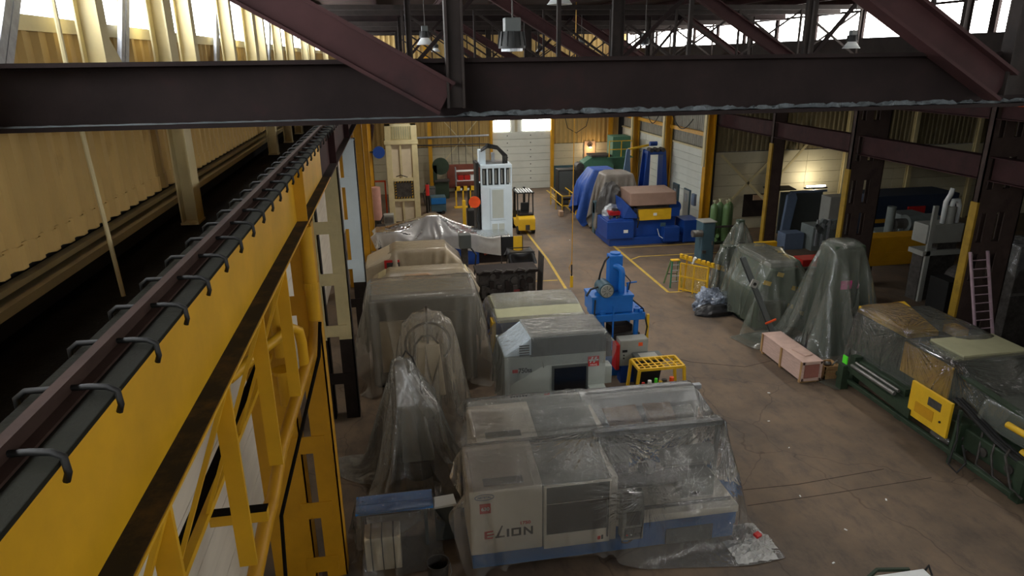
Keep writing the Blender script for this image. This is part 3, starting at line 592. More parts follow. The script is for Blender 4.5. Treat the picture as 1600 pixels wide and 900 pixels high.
# ================================================================ DRAPED SHEETS (small cloth solver)
def drape(name, label, mat, c, size, n, z0, cols, rz=0.0, steps=130, iters=7, seed=1, floor_z=.02, cat='plastic cover', sub=1, group=None, bumpy=.02, smooth_it=0, g=4.0, pins=()):
    """a sheet size[0] x size[1] with n[0] x n[1] cells dropped from height z0 over boxes (cx,cy,cz,hx,hy,hz[,rz])"""
    rng = np.random.RandomState(seed); nx, ny = n[0] + 1, n[1] + 1
    u = np.linspace(-size[0] / 2, size[0] / 2, nx); v = np.linspace(-size[1] / 2, size[1] / 2, ny)
    U, V = np.meshgrid(u, v, indexing='ij'); ca, sa = math.cos(rz), math.sin(rz)
    P = np.stack([c[0] + U * ca - V * sa, c[1] + U * sa + V * ca, np.full_like(U, z0) + rng.rand(nx, ny) * bumpy], -1).astype(np.float32)
    Q = P.copy(); lx, ly = size[0] / n[0], size[1] / n[1]; ld = math.hypot(lx, ly); dt = 1 / 35.; R = .03
    def con(A, B, L, k=1.0):
        d = B - A; ln = np.sqrt((d * d).sum(-1, keepdims=True)) + 1e-9; co = d * ((ln - L) / ln * .5 * k); A += co; B -= co
    def solve():
        for s in (0, 1):
            m = (nx - s) // 2 * 2; con(P[s:s + m:2], P[s + 1:s + m:2], lx)
            m = (ny - s) // 2 * 2; con(P[:, s:s + m:2], P[:, s + 1:s + m:2], ly)
        for s in (0, 1):
            m = (nx - s) // 2 * 2; con(P[s:s + m:2, :-1], P[s + 1:s + m:2, 1:], ld, .6); con(P[s:s + m:2, 1:], P[s + 1:s + m:2, :-1], ld, .6)
        con(P[:-2:3], P[2::3], 2 * lx, .12); con(P[:, :-2:3], P[:, 2::3], 2 * ly, .12); con(P[1:-2:3], P[3::3], 2 * lx, .12); con(P[:, 1:-2:3], P[:, 3::3], 2 * ly, .12)
    boxes = [(np.array(b[:3], np.float32), np.array(b[3:6], np.float32), (np.array(b[6], np.float32) if len(b) > 6 and not isinstance(b[6], float) else None)) for b in cols]
    pin = []
    for (x, y, z) in pins:
        k = np.argmin((P[..., 0] - x) ** 2 + (P[..., 1] - y) ** 2); pin.append((k // ny, k % ny, np.array([x, y, z])))
    lock = np.zeros((nx, ny), bool); lp = P.copy()
    for a, b, w in pin: P[a, b] = w; lock[a, b] = True
    pinm = lock.copy(); lp = P.copy()
    for st in range(steps):
        vel = (P - Q) * .97; sp = np.sqrt((vel * vel).sum(-1, keepdims=True)); vel *= np.minimum(1, .07 / (sp + 1e-9)); Q = P.copy(); P += vel; P[..., 2] -= g * dt * dt
        P[lock] = lp[lock]; top = np.zeros((nx, ny), bool); hit = np.zeros((nx, ny), bool)
        for it in range(iters):
            solve(); P[lock] = lp[lock]
            if it % 2 == 1 or it == iters - 1:
                mn, mx = P.reshape(-1, 3).min(0), P.reshape(-1, 3).max(0)
                for bc, bh, br in boxes:
                    d = P - bc
                    if br is not None: d = d @ br
                    q = np.abs(d) - bh - R; ins = (q < 0).all(-1)
                    if not ins.any(): continue
                    ax = q[ins].argmax(-1); di = d[ins]; ar = np.arange(len(ax)); sg = np.sign(di[ar, ax]); sg[sg == 0] = 1
                    di[ar, ax] = sg * (bh + R)[ax]; hit |= ins
                    if it == iters - 1: tt = np.zeros((nx, ny), bool); tt[ins] = (ax == 2) & (sg > 0); top |= tt
                    if br is not None: di = di @ br.T
                    P[ins] = di + bc
                lo = P[..., 2] < floor_z; P[..., 2][lo] = floor_z; hit |= lo
        Q[hit] = Q[hit] * .35 + P[hit] * .65
        lock = pinm | (top if st > 12 else pinm); lp = np.where(pinm[..., None], lp, P)
    for _ in range(smooth_it):
        S = P.copy(); S[1:-1, 1:-1] = (P[:-2, 1:-1] + P[2:, 1:-1] + P[1:-1, :-2] + P[1:-1, 2:]) / 4; P = P * .5 + S * .5
    mb = MB(); mb.v = [Vector(p) for p in P.reshape(-1, 3)]
    mb.f = [(i * ny + j, (i + 1) * ny + j, (i + 1) * ny + j + 1, i * ny + j + 1) for i in range(nx - 1) for j in range(ny - 1)]
    o = mb.build(name, mat, smooth=True)
    if sub: s = o.modifiers.new('sub', 'SUBSURF'); s.levels = sub; s.render_levels = sub
    return tag(o, label, cat, group)
def cb(x0, x1, y0, y1, z0, z1): return ((x0 + x1) / 2, (y0 + y1) / 2, (z0 + z1) / 2, (x1 - x0) / 2, (y1 - y0) / 2, (z1 - z0) / 2)
def slab(p, q, w, th=.3):        # sloping rest for a sheet between the mid-points of two edges; p, q on its top, w its width
    p, q = np.array(p, float), np.array(q, float); d = q - p; L = np.linalg.norm(d); d /= L; r = np.cross(d, (0, 0, 1)); r /= np.linalg.norm(r); u = np.cross(r, d)
    m = np.stack([d, r, u], 1); c = (p + q) / 2 - u * th / 2
    return (*c, L / 2, w / 2, th / 2, m)
FRONT = (math.pi / 2, 0, 0)      # text standing up, facing the viewer

# ================================================================ LEFT ROW OF MACHINES
def moulding_machine(dx, dy, label, second=False):
    t = thing('moulding_machine', label, 'machine', (4 + dx, 12 + dy, 0))
    def B(x0, x1, y0, y1, z0, z1): return MB().box(x0 + dx, x1 + dx, y0 + dy, y1 + dy, z0, z1)
    def pr(poly, a, b): return MB().prism([(y + dy, z) for y, z in poly], a + dx, b + dx, 'x')
    body = pr([(11.37, .43), (11.37, 1.94), (12.5, 2.13), (12.75, 2.13), (12.75, .43)], 1.0, 2.47).build('clamp_housing', WHITE, t, bevel=.02)
    pr([(11.3, 1.945), (12.45, 2.14), (12.45, 2.18), (11.3, 1.985)], 1.08, 2.3).build('roof_lid', WHITE, body, bevel=.01)
    pr([(11.42, 1.99), (11.62, 2.025), (11.62, 2.045), (11.42, 2.01)], 1.3, 2.1).build('grille', PGREY, body)
    pr([(11.4, .43), (11.4, 1.9), (12.4, 2.05), (12.7, 2.05), (12.7, .43)], 2.47, 3.9).build('mould_housing', PGREY, t)
    d = B(2.49, 3.88, 11.29, 11.36, .44, 1.92).build('sliding_door', WHITE, t, bevel=.012)
    B(2.54, 3.84, 11.275, 11.295, 1.52, 1.9).build('upper_band', HDARK, d); B(2.54, 3.84, 11.27, 11.295, .8, 1.5).build('window', GLASS, d)
    B(3.8, 3.83, 11.24, 11.28, .6, 1.5).build('handle', STEEL, d); B(3.62, 3.68, 11.28, 11.292, .52, .6).build('sticker', REDI, d); B(3.7, 3.74, 11.28, 11.292, .52, .62).build('sticker', INK, d)
    B(3.9, 4.03, 11.34, 12.7, .43, 1.95).build('end_post', WHITE, t, bevel=.01)
    B(1.03, 6.72, 11.42, 12.72, .06, .43).build('plinth', BLU2, t, bevel=.015)
    B(4.03, 6.72, 11.36, 12.75, .42, .73).build('bed_skirt', BLU2, t, bevel=.015)
    B(4.03, 6.75, 11.34, 12.77, .73, .9).build('bed', WHITE, t, bevel=.02)
    B(5.15, 6.2, 11.345, 11.37, .12, .5).build('grille', HDARK, t)
    for x in (1.3, 3.2, 5.0, 6.4): B(x, x + .18, 11.5, 12.6, 0, .06).build('foot', BLK, t)
    p = MB().prism([(y + dy, z) for y, z in ((11.1, .55), (11.1, 1.3), (11.2, 1.62), (11.36, 1.62), (11.36, .55))], 4.08 + dx, 4.54 + dx, 'x').build('control_panel', PGREY, t, bevel=.02)
    B(4.16, 4.46, 11.085, 11.102, .92, 1.24).build('screen', GLASS, p); B(4.13, 4.49, 11.085, 11.102, .62, .86).build('keypad', HDARK, p)
    for k in range(4): MB().cyl((4.18 + k * .09 + dx, 11.075 + dy, .7), (4.18 + k * .09 + dx, 11.1 + dy, .7), .018, 10).build('button', (REDI, WINK, INK, INK)[k], p)
    MB().tube([(4.12 + dx, 11.2 + dy, .56), (4.12 + dx, 11.18 + dy, .45), (4.25 + dx, 11.22 + dy, .4), (4.45 + dx, 11.33 + dy, .42)], .02, 8).build('cable', BLK, t)
    c = B(5.62, 6.36, 11.75, 12.35, .92, 1.4).build('injection_cover', PGREY, t, bevel=.02)
    B(5.85, 6.0, 11.73, 11.76, 1.0, 1.06).build('handle', BLK, c)
    MB().cyl((4.1 + dx, 12.15 + dy, 1.25), (6.3 + dx, 12.15 + dy, 1.25), .17, 18).build('barrel', STEEL, t, smooth=2)
    MB().cyl((5.4 + dx, 12.4 + dy, 1.55), (6.55 + dx, 12.4 + dy, 1.6), .2, 18).build('motor', PGREY, t, smooth=2)
    MB().lathe([(.06, 1.3), (.08, 1.4), (.15, 1.5), (.15, 1.62), (0, 1.62)], (5.0 + dx, 12.15 + dy, 0), 20).build('hopper', WHITE2, t, smooth=2)
    MB().box(4.75 + dx, 4.95 + dx, 12.0 + dy, 12.15 + dy, 1.5, 1.66).build('hopper_valve', INK, t)
    for z in (.93, .97): MB().cyl((4.6 + dx, 11.55 + dy, z), (6.65 + dx, 11.55 + dy, z), .025, 10).build('guide_rod', STEEL, t)
    for x in (4.1, 6.9): B(x - .04, x + .04, 12.8, 12.9, 0, 2.0).build('gantry_post', PGREY, t)
    B(3.95, 6.98, 12.78, 12.92, 2.0, 2.12).build('gantry_rail', GALV, t, bevel=.01)
    # lettering
    f = 11.366 + dy
    hx = [(1.3 + .19 * math.cos(q * math.pi / 12), 1.79 + .065 * math.sin(q * math.pi / 12)) for q in range(24)]
    l = MB()
    for (a, b), (e, g_) in zip(hx, hx[1:] + hx[:1]): l.bar((a + dx, f, b), (e + dx, f, g_), .006, .012)
    l.build('logo_outline', BLUI, t); text('NETSTAL', 'lettering', .066, BLUI, t, (1.3 + dx, f, 1.767), FRONT, align='CENTER', bold=.002)
    if not second:
        b = B(1.2, 1.42, 11.355, 11.37, 1.42, 1.64).build('badge', REDI, t); text('630', 'lettering', .11, WINK, t, (1.31 + dx, 11.352 + dy, 1.49), FRONT, align='CENTER', bold=.003)
        MB().prism([(1.28 + dx, .8), (1.44 + dx, .8), (1.46 + dx, .835), (1.335 + dx, .835), (1.335 + dx, .87), (1.47 + dx, .885), (1.48 + dx, .915), (1.335 + dx, .905), (1.335 + dx, .945), (1.46 + dx, .955), (1.46 + dx, .99), (1.28 + dx, .98)], f - .003, f, 'y').build('lettering', REDI, t)
        MB().prism([(1.5 + dx, .8), (1.56 + dx, .8), (1.66 + dx, 1.08), (1.63 + dx, 1.08)], f - .003, f, 'y').build('lettering', INK, t); MB().box(1.5 + dx, 1.69 + dx, f - .004, f, .8, .84).build('lettering', INK, t)
        MB().box(1.735 + dx, 1.785 + dx, f - .003, f, .8, .99).build('lettering', INK, t); text('N', 'lettering', .265, INK, t, (2.07 + dx, f, .8), FRONT, xs=1.05, bold=.008)
        q = MB().box(1.83 + dx, 2.03 + dx, f - .003, f, .8, .838).box(1.83 + dx, 2.03 + dx, f - .003, f, .952, .99).box(1.83 + dx, 1.875 + dx, f - .003, f, .838, .952).box(1.985 + dx, 2.03 + dx, f - .003, f, .838, .952).build('lettering', INK, t)
        text('1750', 'lettering', .095, REDI, t, (2.0 + dx, f, 1.06), FRONT, xs=1.2, bold=.004)
    return t
moulding_machine(0, 0, 'cream and blue moulding machine with dark door window, nearest of the row')
moulding_machine(.28, 1.75, 'cream machine behind the nearest one, cardboard lying on it', True)
t = thing('back_panel', 'long white raised panel at the rear of the second cream machine', 'panel', (5.6, 14.6, 0)); MB().prism([(14.35, .9), (14.25, 1.85), (14.5, 2.12), (14.75, 2.12), (14.75, .9)], 4.1, 7.05, 'x').build('panel', WHITE2, t, bevel=.02)
MB().prism([(14.3, .9), (14.2, 2.0), (14.6, 2.15), (14.7, 2.15), (14.7, .9)], 1.32, 4.08, 'x').build('panel', PGREY, t, bevel=.02)
for x in (1.6, 4.2, 6.8): MB().box(x, x + .1, 14.55, 14.7, 0, .9).build('leg', PGREY, t)
for i, (x, y, w, a, tl) in enumerate(((5.0, 13.75, .85, .05, .32), (5.9, 13.72, .7, -.06, .32), (5.72, 13.62, .25, .08, .4))):
    o = MB().rbox((x, y + .1, 1.78 + i * .02), (w, .78, .012), a, tl).build('cardboard_sheet', CARD)
    tag(o, ['wide cardboard sheet lying on the second cream machine', 'right cardboard sheet on the second cream machine', 'narrow cardboard strip between the two cardboard sheets'][i], 'cardboard', 'cardboard on the second machine')
drape('plastic_cover', 'clear plastic sheet tented over the nearest cream and blue machine', FILM1, (4.15, 12.1), (7.5, 5.1), (80, 56), 2.35,
      [cb(1.0, 3.95, 11.26, 12.75, 0, 1.96), slab((2.45, 11.26, 2.0), (2.45, 12.5, 2.21), 2.95), cb(1.0, 3.95, 12.4, 12.75, 0, 2.2), cb(3.95, 6.75, 11.34, 12.77, 0, .9), cb(4.06, 4.56, 11.06, 11.5, .3, 1.66), cb(5.6, 6.38, 11.72, 12.4, .5, 1.42), cb(3.9, 7.05, 12.72, 12.98, 1.6, 2.14),
       slab((4.9, 12.9, 2.14), (5.0, 11.7, 1.5), 1.4), slab((6.3, 12.9, 2.14), (6.2, 11.8, 1.42), 1.4), slab((4.3, 12.8, 2.14), (4.3, 11.15, 1.66), .5)], rz=.015, seed=3, steps=115, iters=7)
drape('plastic_cover', 'thin plastic sheet over the second cream machine and its cardboard', FILM4, (4.3, 13.95), (6.6, 2.6), (70, 28), 2.4,
      [cb(1.28, 4.2, 13.0, 14.7, 0, 1.96), slab((2.73, 13.0, 2.0), (2.73, 14.3, 2.22), 2.95), cb(1.28, 4.2, 14.1, 14.75, 0, 2.22), cb(4.2, 7.05, 14.2, 14.78, 0, 2.14), cb(4.4, 6.4, 13.2, 14.2, 0, 1.85), cb(1.0, 7.0, 11.3, 12.95, 0, 2.16)], seed=5, steps=90)

# grey machining centre
t = thing('machining_centre', 'light grey machining centre with dark roof band and red logo', 'machine', (4.1, 17.6, 0))
MB().prism([(2.6, 0), (2.6, 2.2), (3.38, 2.14), (5.5, 2.14), (5.5, 0)], 16.95, 18.6, 'y').build('enclosure', HGREY, t, bevel=.02)
MB().hexa([(3.38, 16.95, 2.14), (5.5, 16.95, 2.14), (5.5, 18.5, 2.14), (2.65, 18.5, 2.14), (3.38, 16.96, 2.7), (5.5, 16.96, 2.7), (5.46, 18.3, 2.72), (3.3, 18.3, 2.72)]).build('roof_band', HDARK, t, bevel=.015)
MB().hexa([(3.36, 16.98, 2.702), (5.52, 16.98, 2.702), (5.48, 18.3, 2.722), (3.28, 18.3, 2.722), (3.36, 16.98, 2.73), (5.52, 16.98, 2.73), (5.48, 18.3, 2.75), (3.28, 18.3, 2.75)]).build('roof_panel', PGREY, t)
MB().hexa([(2.62, 16.97, 2.2), (3.36, 16.97, 2.2), (3.3, 18.4, 2.2), (2.62, 18.4, 2.2), (2.66, 16.98, 2.24), (3.36, 16.98, 2.69), (3.28, 18.3, 2.7), (2.66, 18.3, 2.26)]).build('roof_slope', PALEB, t)
for k in range(5): MB().box(3.02, 3.3, 16.94, 16.96, 2.2 + k * .07, 2.23 + k * .07).build('louvre', HDARK, t)
d = MB().box(3.94, 4.98, 16.9, 16.95, .25, 1.82).build('door', HDARK, t); MB().box(4.0, 4.92, 16.885, 16.905, .5, 1.76).build('window', GLASS, d); MB().box(4.3, 4.45, 16.86, 16.9, .95, 1.1).build('window_lamp', PGREY, d)
p = MB().prism([(16.55, .55), (16.55, 1.0), (16.75, 1.15), (16.95, 1.15), (16.95, .55)], 4.98, 5.46, 'x').build('control_box', HGREY, t, bevel=.02); MB().box(5.1, 5.42, 16.54, 16.552, .62, .95).build('screen', HDARK, p); MB().box(5.0, 5.07, 16.54, 16.552, .6, .95).build('keypad', REDI, p)
MB().box(5.5, 5.78, 17.2, 17.6, 1.0, 1.55).build('side_box', HGREY, t, bevel=.02)
for r in range(4):
    for k in range(6 - (r == 3) * 2): MB().cyl((2.78 + k * .085 + (r % 2) * .04, 16.935, .98 - r * .075), (2.78 + k * .085 + (r % 2) * .04, 16.955, .98 - r * .075), .032, 6).build('vent_hole', BLK, t)
b = MB().box(4.98, 5.3, 16.93, 16.952, 1.72, 2.02).build('logo_plate', REDI, t)
MB().prism([(5.02, 1.83), (5.06, 1.83), (5.13, 2.0), (5.09, 2.0)], 16.922, 16.93, 'y').prism([(5.12, 1.83), (5.17, 1.83), (5.24, 2.0), (5.19, 2.0)], 16.922, 16.93, 'y').box(5.0, 5.28, 16.922, 16.93, 1.89, 1.93).build('logo_mark', WINK, t)
text('HAAS', 'lettering', .085, WINK, t, (5.14, 16.925, 1.74), FRONT, align='CENTER')
MB().box(2.82, 2.98, 16.94, 16.952, 1.7, 1.8).build('badge', REDI, t); text('750ss', 'lettering', .2, INK, t, (2.99, 16.944, 1.69), FRONT, xs=.85, bold=.006)
MB().box(3.72, 3.88, 16.94, 16.952, .72, 1.0).build('notice', WINK, t); MB().box(3.72, 3.88, 16.936, 16.942, .93, 1.0).build('notice_head', REDI, t)
for x in (2.8, 5.2): MB().box(x, x + .2, 17.0, 18.4, -.0, .05).build('foot', BLK, t)
drape('plastic_cover', 'thin plastic film over the roof and left side of the grey machining centre', FILM4, (3.6, 17.6), (4.6, 3.0), (56, 36), 2.9,
      [cb(3.35, 5.5, 16.95, 18.3, 0, 2.75), cb(2.6, 3.4, 16.95, 18.4, 0, 2.3)], seed=8, steps=110)

# olive-topped machine behind it
t = thing('covered_machine', 'machine with deep blue sides and a flat olive top, behind the grey machining centre', 'machine', (4.4, 21.8, 0))
MB().box(2.9, 5.95, 20.7, 22.9, .1, 1.75).build('body', DBLU, t, bevel=.03)
MB().prism([(20.6, 1.75), (20.6, 1.85), (21.5, 2.08), (22.4, 2.1), (23.0, 1.9), (23.0, 1.75)], 2.95, 5.9, 'x').build('top_hood', OLIVE, t, bevel=.02)
MB().box(2.78, 2.9, 20.6, 21.1, .6, 1.8).build('guard_panel', YB, t); MB().box(3.3, 4.4, 20.62, 20.7, .5, 1.5).build('door', HDARK, t)
for x in (3.0, 5.6): MB().box(x, x + .25, 20.8, 22.8, 0, .1).build('foot', BLK, t)
drape('plastic_cover', 'clear plastic sheet pulled over the olive-topped machine', FILM, (4.4, 21.6), (4.2, 3.9), (52, 48), 2.35, [cb(2.85, 5.95, 20.6, 23.0, 0, 1.86), cb(3.0, 5.85, 21.4, 22.5, 0, 2.12)], seed=11, steps=110)

# tall wrapped machine at the left
t = thing('wrapped_lathe', 'tall beige machine wrapped in milky plastic, left of the grey machining centre', 'machine', (.6, 20.8, 0))
MB().box(-1.1, 2.2, 20.1, 21.9, .1, 2.95).build('cabinet', HDARK, t, bevel=.04); MB().box(-.8, .5, 20.02, 20.1, .6, 2.3).build('door', BEIGE, t); MB().box(.8, 1.9, 20.02, 20.1, 1.0, 2.5).build('dark_window', HDARK, t)
for x in (-1.0, 1.8): MB().box(x, x + .3, 20.2, 21.8, 0, .1).build('foot', BLK, t)
MB().box(-1.0, 2.1, 20.3, 21.6, 2.95, 3.12).build('roof_tray', PGREY, t)
drape('plastic_cover', 'milky plastic sheet draped over the tall machine at the left, sagging in front', FILM2, (.55, 20.75), (6.9, 6.6), (64, 60), 3.4, [cb(-1.15, 2.25, 20.0, 21.95, 0, 3.14)], seed=13, steps=170, iters=8)
# hooped robot under film
HX, HY = .55, 17.2
t = thing('hose_hoop', 'dark arched hose hoop on a pedestal under plastic, before the tall wrapped machine', 'robot', (HX, HY, 0))
arc = [(HX + .6 * math.cos(a), HY, 2.68 + .6 * math.sin(a)) for a in [math.pi * k / 16 for k in range(-4, 21)]]
MB().tube(arc, .038, 8).build('hoop', BLK, t, smooth=True)
MB().tube([(HX - .45, HY - .1, 2.2), (HX - .35, HY - .1, 2.7), (HX - .15, HY - .1, 2.95), (HX + .1, HY - .1, 2.95), (HX + .28, HY - .1, 2.7)], .03, 8).build('inner_hose', BLK, t, smooth=True)
MB().cyl((HX, HY, .0), (HX, HY, 1.2), .3, 20).build('pedestal', PGREY, t); MB().frustum(HX - .42, HX + .42, HY - .25, HY + .25, 1.2, HX - .3, HX + .3, HY - .2, HY + .2, 2.7).build('arm_body', BEIGE, t, bevel=.04)
MB().box(HX - .03, HX + .03, HY - .05, HY + .05, 2.7, 3.78).build('mast', IRON, t)
drape('plastic_cover', 'beige translucent sheet hanging from the peaked hose hoop', FILM2, (HX, HY), (6.2, 5.6), (62, 56), 3.84, [cb(HX - .66, HX + .66, HY - .2, HY + .2, 0, 3.3), cb(HX - .4, HX + .4, HY - .3, HY + .3, 0, 3.5)], seed=17, steps=170, g=5, pins=[(HX, HY, 3.84)])
# pointed cover in front
t = thing('upright_arm', 'upright robot arm hidden under crumpled clear plastic, front left', 'robot', (-.05, 15.1, 0))
MB().cyl((.1, 15.2, 0), (.1, 15.2, .5), .38, 20).build('base', IRON, t); MB().frustum(-.3, .5, 14.9, 15.5, .5, -.25, .25, 15.1, 15.4, 2.0).build('lower_arm', PGREY, t, bevel=.03)
MB().frustum(-.35, .1, 15.0, 15.4, 2.0, -.33, -.12, 15.1, 15.25, 3.2).build('upper_arm', WHITE2, t, bevel=.03); MB().bar((-.1, 15.2, 2.7), (.5, 15.0, 1.7), .2, .25).build('wrist', PGREY, t)
MB().tube([(-.2, 15.2, 3.1), (-.05, 15.3, 3.35), (.1, 15.2, 3.2), (.25, 15.1, 2.6), (.3, 15.0, 1.7)], .025, 7).build('hose', BLK, t)
drape('plastic_cover', 'shiny crumpled clear plastic peak over the upright arm, front left', FILM, (.0, 15.0), (6.0, 6.0), (76, 76), 3.4, [cb(-.42, .12, 14.95, 15.45, 0, 3.1), cb(-.42, .6, 14.6, 15.5, 0, 2.2)], seed=19, steps=180, g=5, rz=.4, pins=[(-.2, 15.15, 3.44), (-.06, 15.1, 3.4)])
# ---- low left foreground
t = thing('work_bench', 'bright blue topped bench beside the yellow column, lower left', 'bench', (-.5, 12.7, 0), rz=0)
for i, y in enumerate((12.36, 12.68)): MB().box(-1.3, .32, y, y + .31, .96, 1.0).build('top_board', BBLU, t, bevel=.006)
MB().box(-1.2, .2, 12.45, 12.9, .86, .955).build('apron', HDARK, t)
for x in (-1.2, .12):
    for y in (12.42, 12.88): MB().box(x, x + .07, y, y + .07, 0, .95).build('leg', HDARK, t)
o = MB().rbox((.55, 12.6, .92), (.5, .36, .05), .1).build('shelf_board', WHITE2); tag(o, 'pale board sticking out right of the blue bench', 'board')
MB().box(.35, .75, 12.5, 12.7, .0, .9).build('support_leg', HDARK, o)
t = thing('strapped_crate', 'pale box bound with three dark straps under the blue bench', 'crate', (-.76, 12.05, 0))
MB().box(-1.12, -.4, 11.8, 12.3, .0, .8).build('box', BEIGE, t, bevel=.015)
for x in (-1.0, -.78, -.55): MB().box(x, x + .022, 11.792, 12.308, .01, .81).build('strap', BLK, t)
t = thing('bucket', 'open dark metal bucket at the bottom edge of the view', 'bucket', (.32, 11.3, 0))
MB().lathe([(0, .03), (.19, .03), (.22, .44), (.235, .45), (.235, .46), (.21, .45), (.18, .05), (0, .05)], (.32, 11.3, 0), 28).build('pail', IRON, t, smooth=2)
MB().tube([(.55, 11.3, .42), (.58, 11.15, .3), (.5, 11.05, .2), (.3, 11.02, .2)], .008, 6).build('bail', STEEL, t)
drape('plastic_cover', 'loose crumpled clear film lying over the blue bench and strapped box', FILM4, (-.6, 12.35), (2.7, 2.6), (40, 40), 1.15, [cb(-1.3, .32, 12.36, 12.99, 0, 1.0), cb(-1.12, -.4, 11.8, 12.3, 0, .8)], seed=23, steps=90, bumpy=.08)
t = thing('plastic_heap', 'heap of dirty crumpled plastic on the floor at the corner of the nearest machine', 'plastic scrap', (7.1, 11.3, 0))
for k, (x, y, s, m) in enumerate(((7.05, 11.5, .35, FILMW), (7.2, 11.15, .3, FILMW), (6.9, 10.95, .45, FILMW))):
    mb = MB(); n = 14; rr = random.Random(k)
    H_ = [[rr.random() * .16 * math.exp(-((i - 7) ** 2 + (j - 7) ** 2) / 30) for j in range(n + 1)] for i in range(n + 1)]
    mb.v = [Vector((x + (i / n - .5) * 2 * s + rr.uniform(-.02, .02), y + (j / n - .5) * 1.6 * s + rr.uniform(-.02, .02), .02 + H_[i][j])) for i in range(n + 1) for j in range(n + 1)]
    mb.f = [(i * (n + 1) + j, (i + 1) * (n + 1) + j, (i + 1) * (n + 1) + j + 1, i * (n + 1) + j + 1) for i in range(n) for j in range(n)]
    mb.build('crumpled_sheet', m, t, smooth=False)
o = MB().rbox((7.18, 11.2, .18), (.14, .12, .06), .4, .2).build('red_rag', RED); tag(o, 'small red rag on the plastic heap beside the nearest machine', 'rag')

# ---- blue hydraulic press with its cabinet
PX, PY = 6.75, 20.0
t = thing('hydraulic_press', 'bright blue four-post hydraulic press with motor on top', 'press', (PX, PY, 0))
MB().box(6.0, 7.55, 19.6, 20.6, 0, .7).build('base', BLU, t, bevel=.02); MB().box(6.1, 7.5, 19.65, 20.5, .7, 1.45).build('table_block', IRON, t)
for x in (6.2, 7.35):
    for y in (19.65, 20.45): MB().cyl((x, y, .7), (x, y, 2.0), .085, 16).build('post', BLU, t, smooth=2); MB().cyl((x, y, 2.2), (x, y, 2.32), .11, 8).build('nut', BLU, t)
MB().box(5.98, 7.6, 19.5, 20.65, 1.96, 2.2).build('crown_plate', BLU, t, bevel=.02)
MB().box(5.85, 7.2, 19.6, 20.5, 2.22, 2.78).build('oil_tank', BLU, t, bevel=.02); MB().box(5.83, 7.22, 19.58, 20.52, 2.72, 2.8).build('tank_lid', BLU, t)
MB().box(6.5, 6.54, 19.45, 19.5, 1.0, 2.5).build('gauge_bar', BLU, t)
MB().box(6.52, 6.95, 20.0, 20.4, 2.8, 4.0).build('cylinder_housing', BLU, t, bevel=.03); MB().cyl((6.75, 20.2, 3.95), (6.75, 20.2, 4.06), .17, 18).build('cylinder_cap', BLU, t)
MB().tube([(6.88, 19.85, 2.8), (6.88, 19.85, 3.45), (6.86, 19.88, 3.58), (6.78, 19.95, 3.64), (6.7, 20.05, 3.64)], .1, 16).build('return_pipe', BLU, t, smooth=2)
m = MB().cyl((6.3, 19.55, 3.0), (6.3, 20.15, 3.0), .24, 20).build('motor', TEAL, t, smooth=2)
MB().cyl((6.3, 19.5, 3.0), (6.3, 19.56, 3.0), .2, 20).build('fan_cover', PGREY, m)
for k in range(8): a = k * math.pi / 4; MB().bar((6.3 + .05 * math.cos(a), 19.49, 3.0 + .05 * math.sin(a)), (6.3 + .18 * math.cos(a), 19.49, 3.0 + .18 * math.sin(a)), .01, .02, (0, 1, 0)).build('fan_rib', HDARK, m)
MB().tube([(6.5, 20.1, 3.95), (6.35, 20.0, 3.85), (6.2, 19.95, 3.5), (6.2, 20.1, 3.2)], .03, 8).build('hose', BLK, t)
MB().tube([(6.05, 19.7, 3.1), (5.8, 19.65, 3.05), (5.65, 19.6, 2.85)], .035, 8).build('hose', BLK, t)
MB().tube([(5.95, 19.6, 2.7), (5.9, 19.5, 2.2), (5.95, 19.4, 1.6), (5.93, 19.45, .9)], .025, 8).build('hose', BLK, t)
MB().tube([(7.2, 19.7, 2.6), (7.55, 19.6, 2.3), (7.68, 19.5, 1.7), (7.6, 19.45, 1.35), (7.3, 19.4, 1.3)], .025, 8).build('hose', BLK, t)
MB().tube([(6.98, 19.9, 3.4), (7.15, 19.8, 3.2), (7.1, 19.8, 2.9)], .02, 8).build('hose', BLK, t); MB().bar((7.1, 19.9, 2.8), (7.1, 19.9, 3.1), .05, .05).bar((7.05, 19.9, 3.1), (7.4, 19.9, 3.12), .04, .04).build('valve_handle', BLU, t)
for k in range(3): MB().cyl((7.45 + .1 * (k % 2), 19.5 + .2 * k, 2.2), (7.45 + .1 * (k % 2), 19.5 + .2 * k, 2.3), .06, 10).build('bolt', BLU, t)
MB().rbox((6.9, 20.0, 1.58), (.7, .5, .22), .2).build('die_block', BRD, t)
t = thing('electric_cabinet', 'grey electric cabinet with orange sticker before the blue press', 'cabinet', (7.1, 19.2, 0))
MB().box(6.62, 7.55, 19.0, 19.42, .62, 1.5).build('case', PGREY, t, bevel=.015); MB().box(6.64, 7.53, 18.985, 19.0, .64, 1.48).build('door', PGREY, t, bevel=.008)
MB().box(6.7, 6.86, 18.97, 18.99, 1.1, 1.18).build('nameplate', INK, t); MB().box(7.22, 7.36, 18.975, 18.987, 1.28, 1.4).build('sticker', ORG, t)
for k in range(2): MB().cyl((6.75, 18.96, 1.0 - k * .1), (6.75, 18.99, 1.0 - k * .1), .025, 10).build('knob', INK, t)
MB().box(6.7, 7.45, 19.05, 19.4, 0, .6).build('stand', DBLU, t); MB().box(6.5, 6.62, 19.0, 19.4, .5, 1.35).build('side_panel', RED, t)
t = thing('yellow_guard_post', 'thin yellow post right of the blue press', 'post', (7.72, 19.6, 0)); MB().box(7.68, 7.76, 19.55, 19.63, 0, 2.1).build('post', YB, t); MB().box(7.6, 7.84, 19.47, 19.71, 0, .02).build('base_plate', YB, t)
t = thing('waste_bin', 'black bin with grey lid behind the yellow rack', 'bin', (7.45, 18.75, 0))
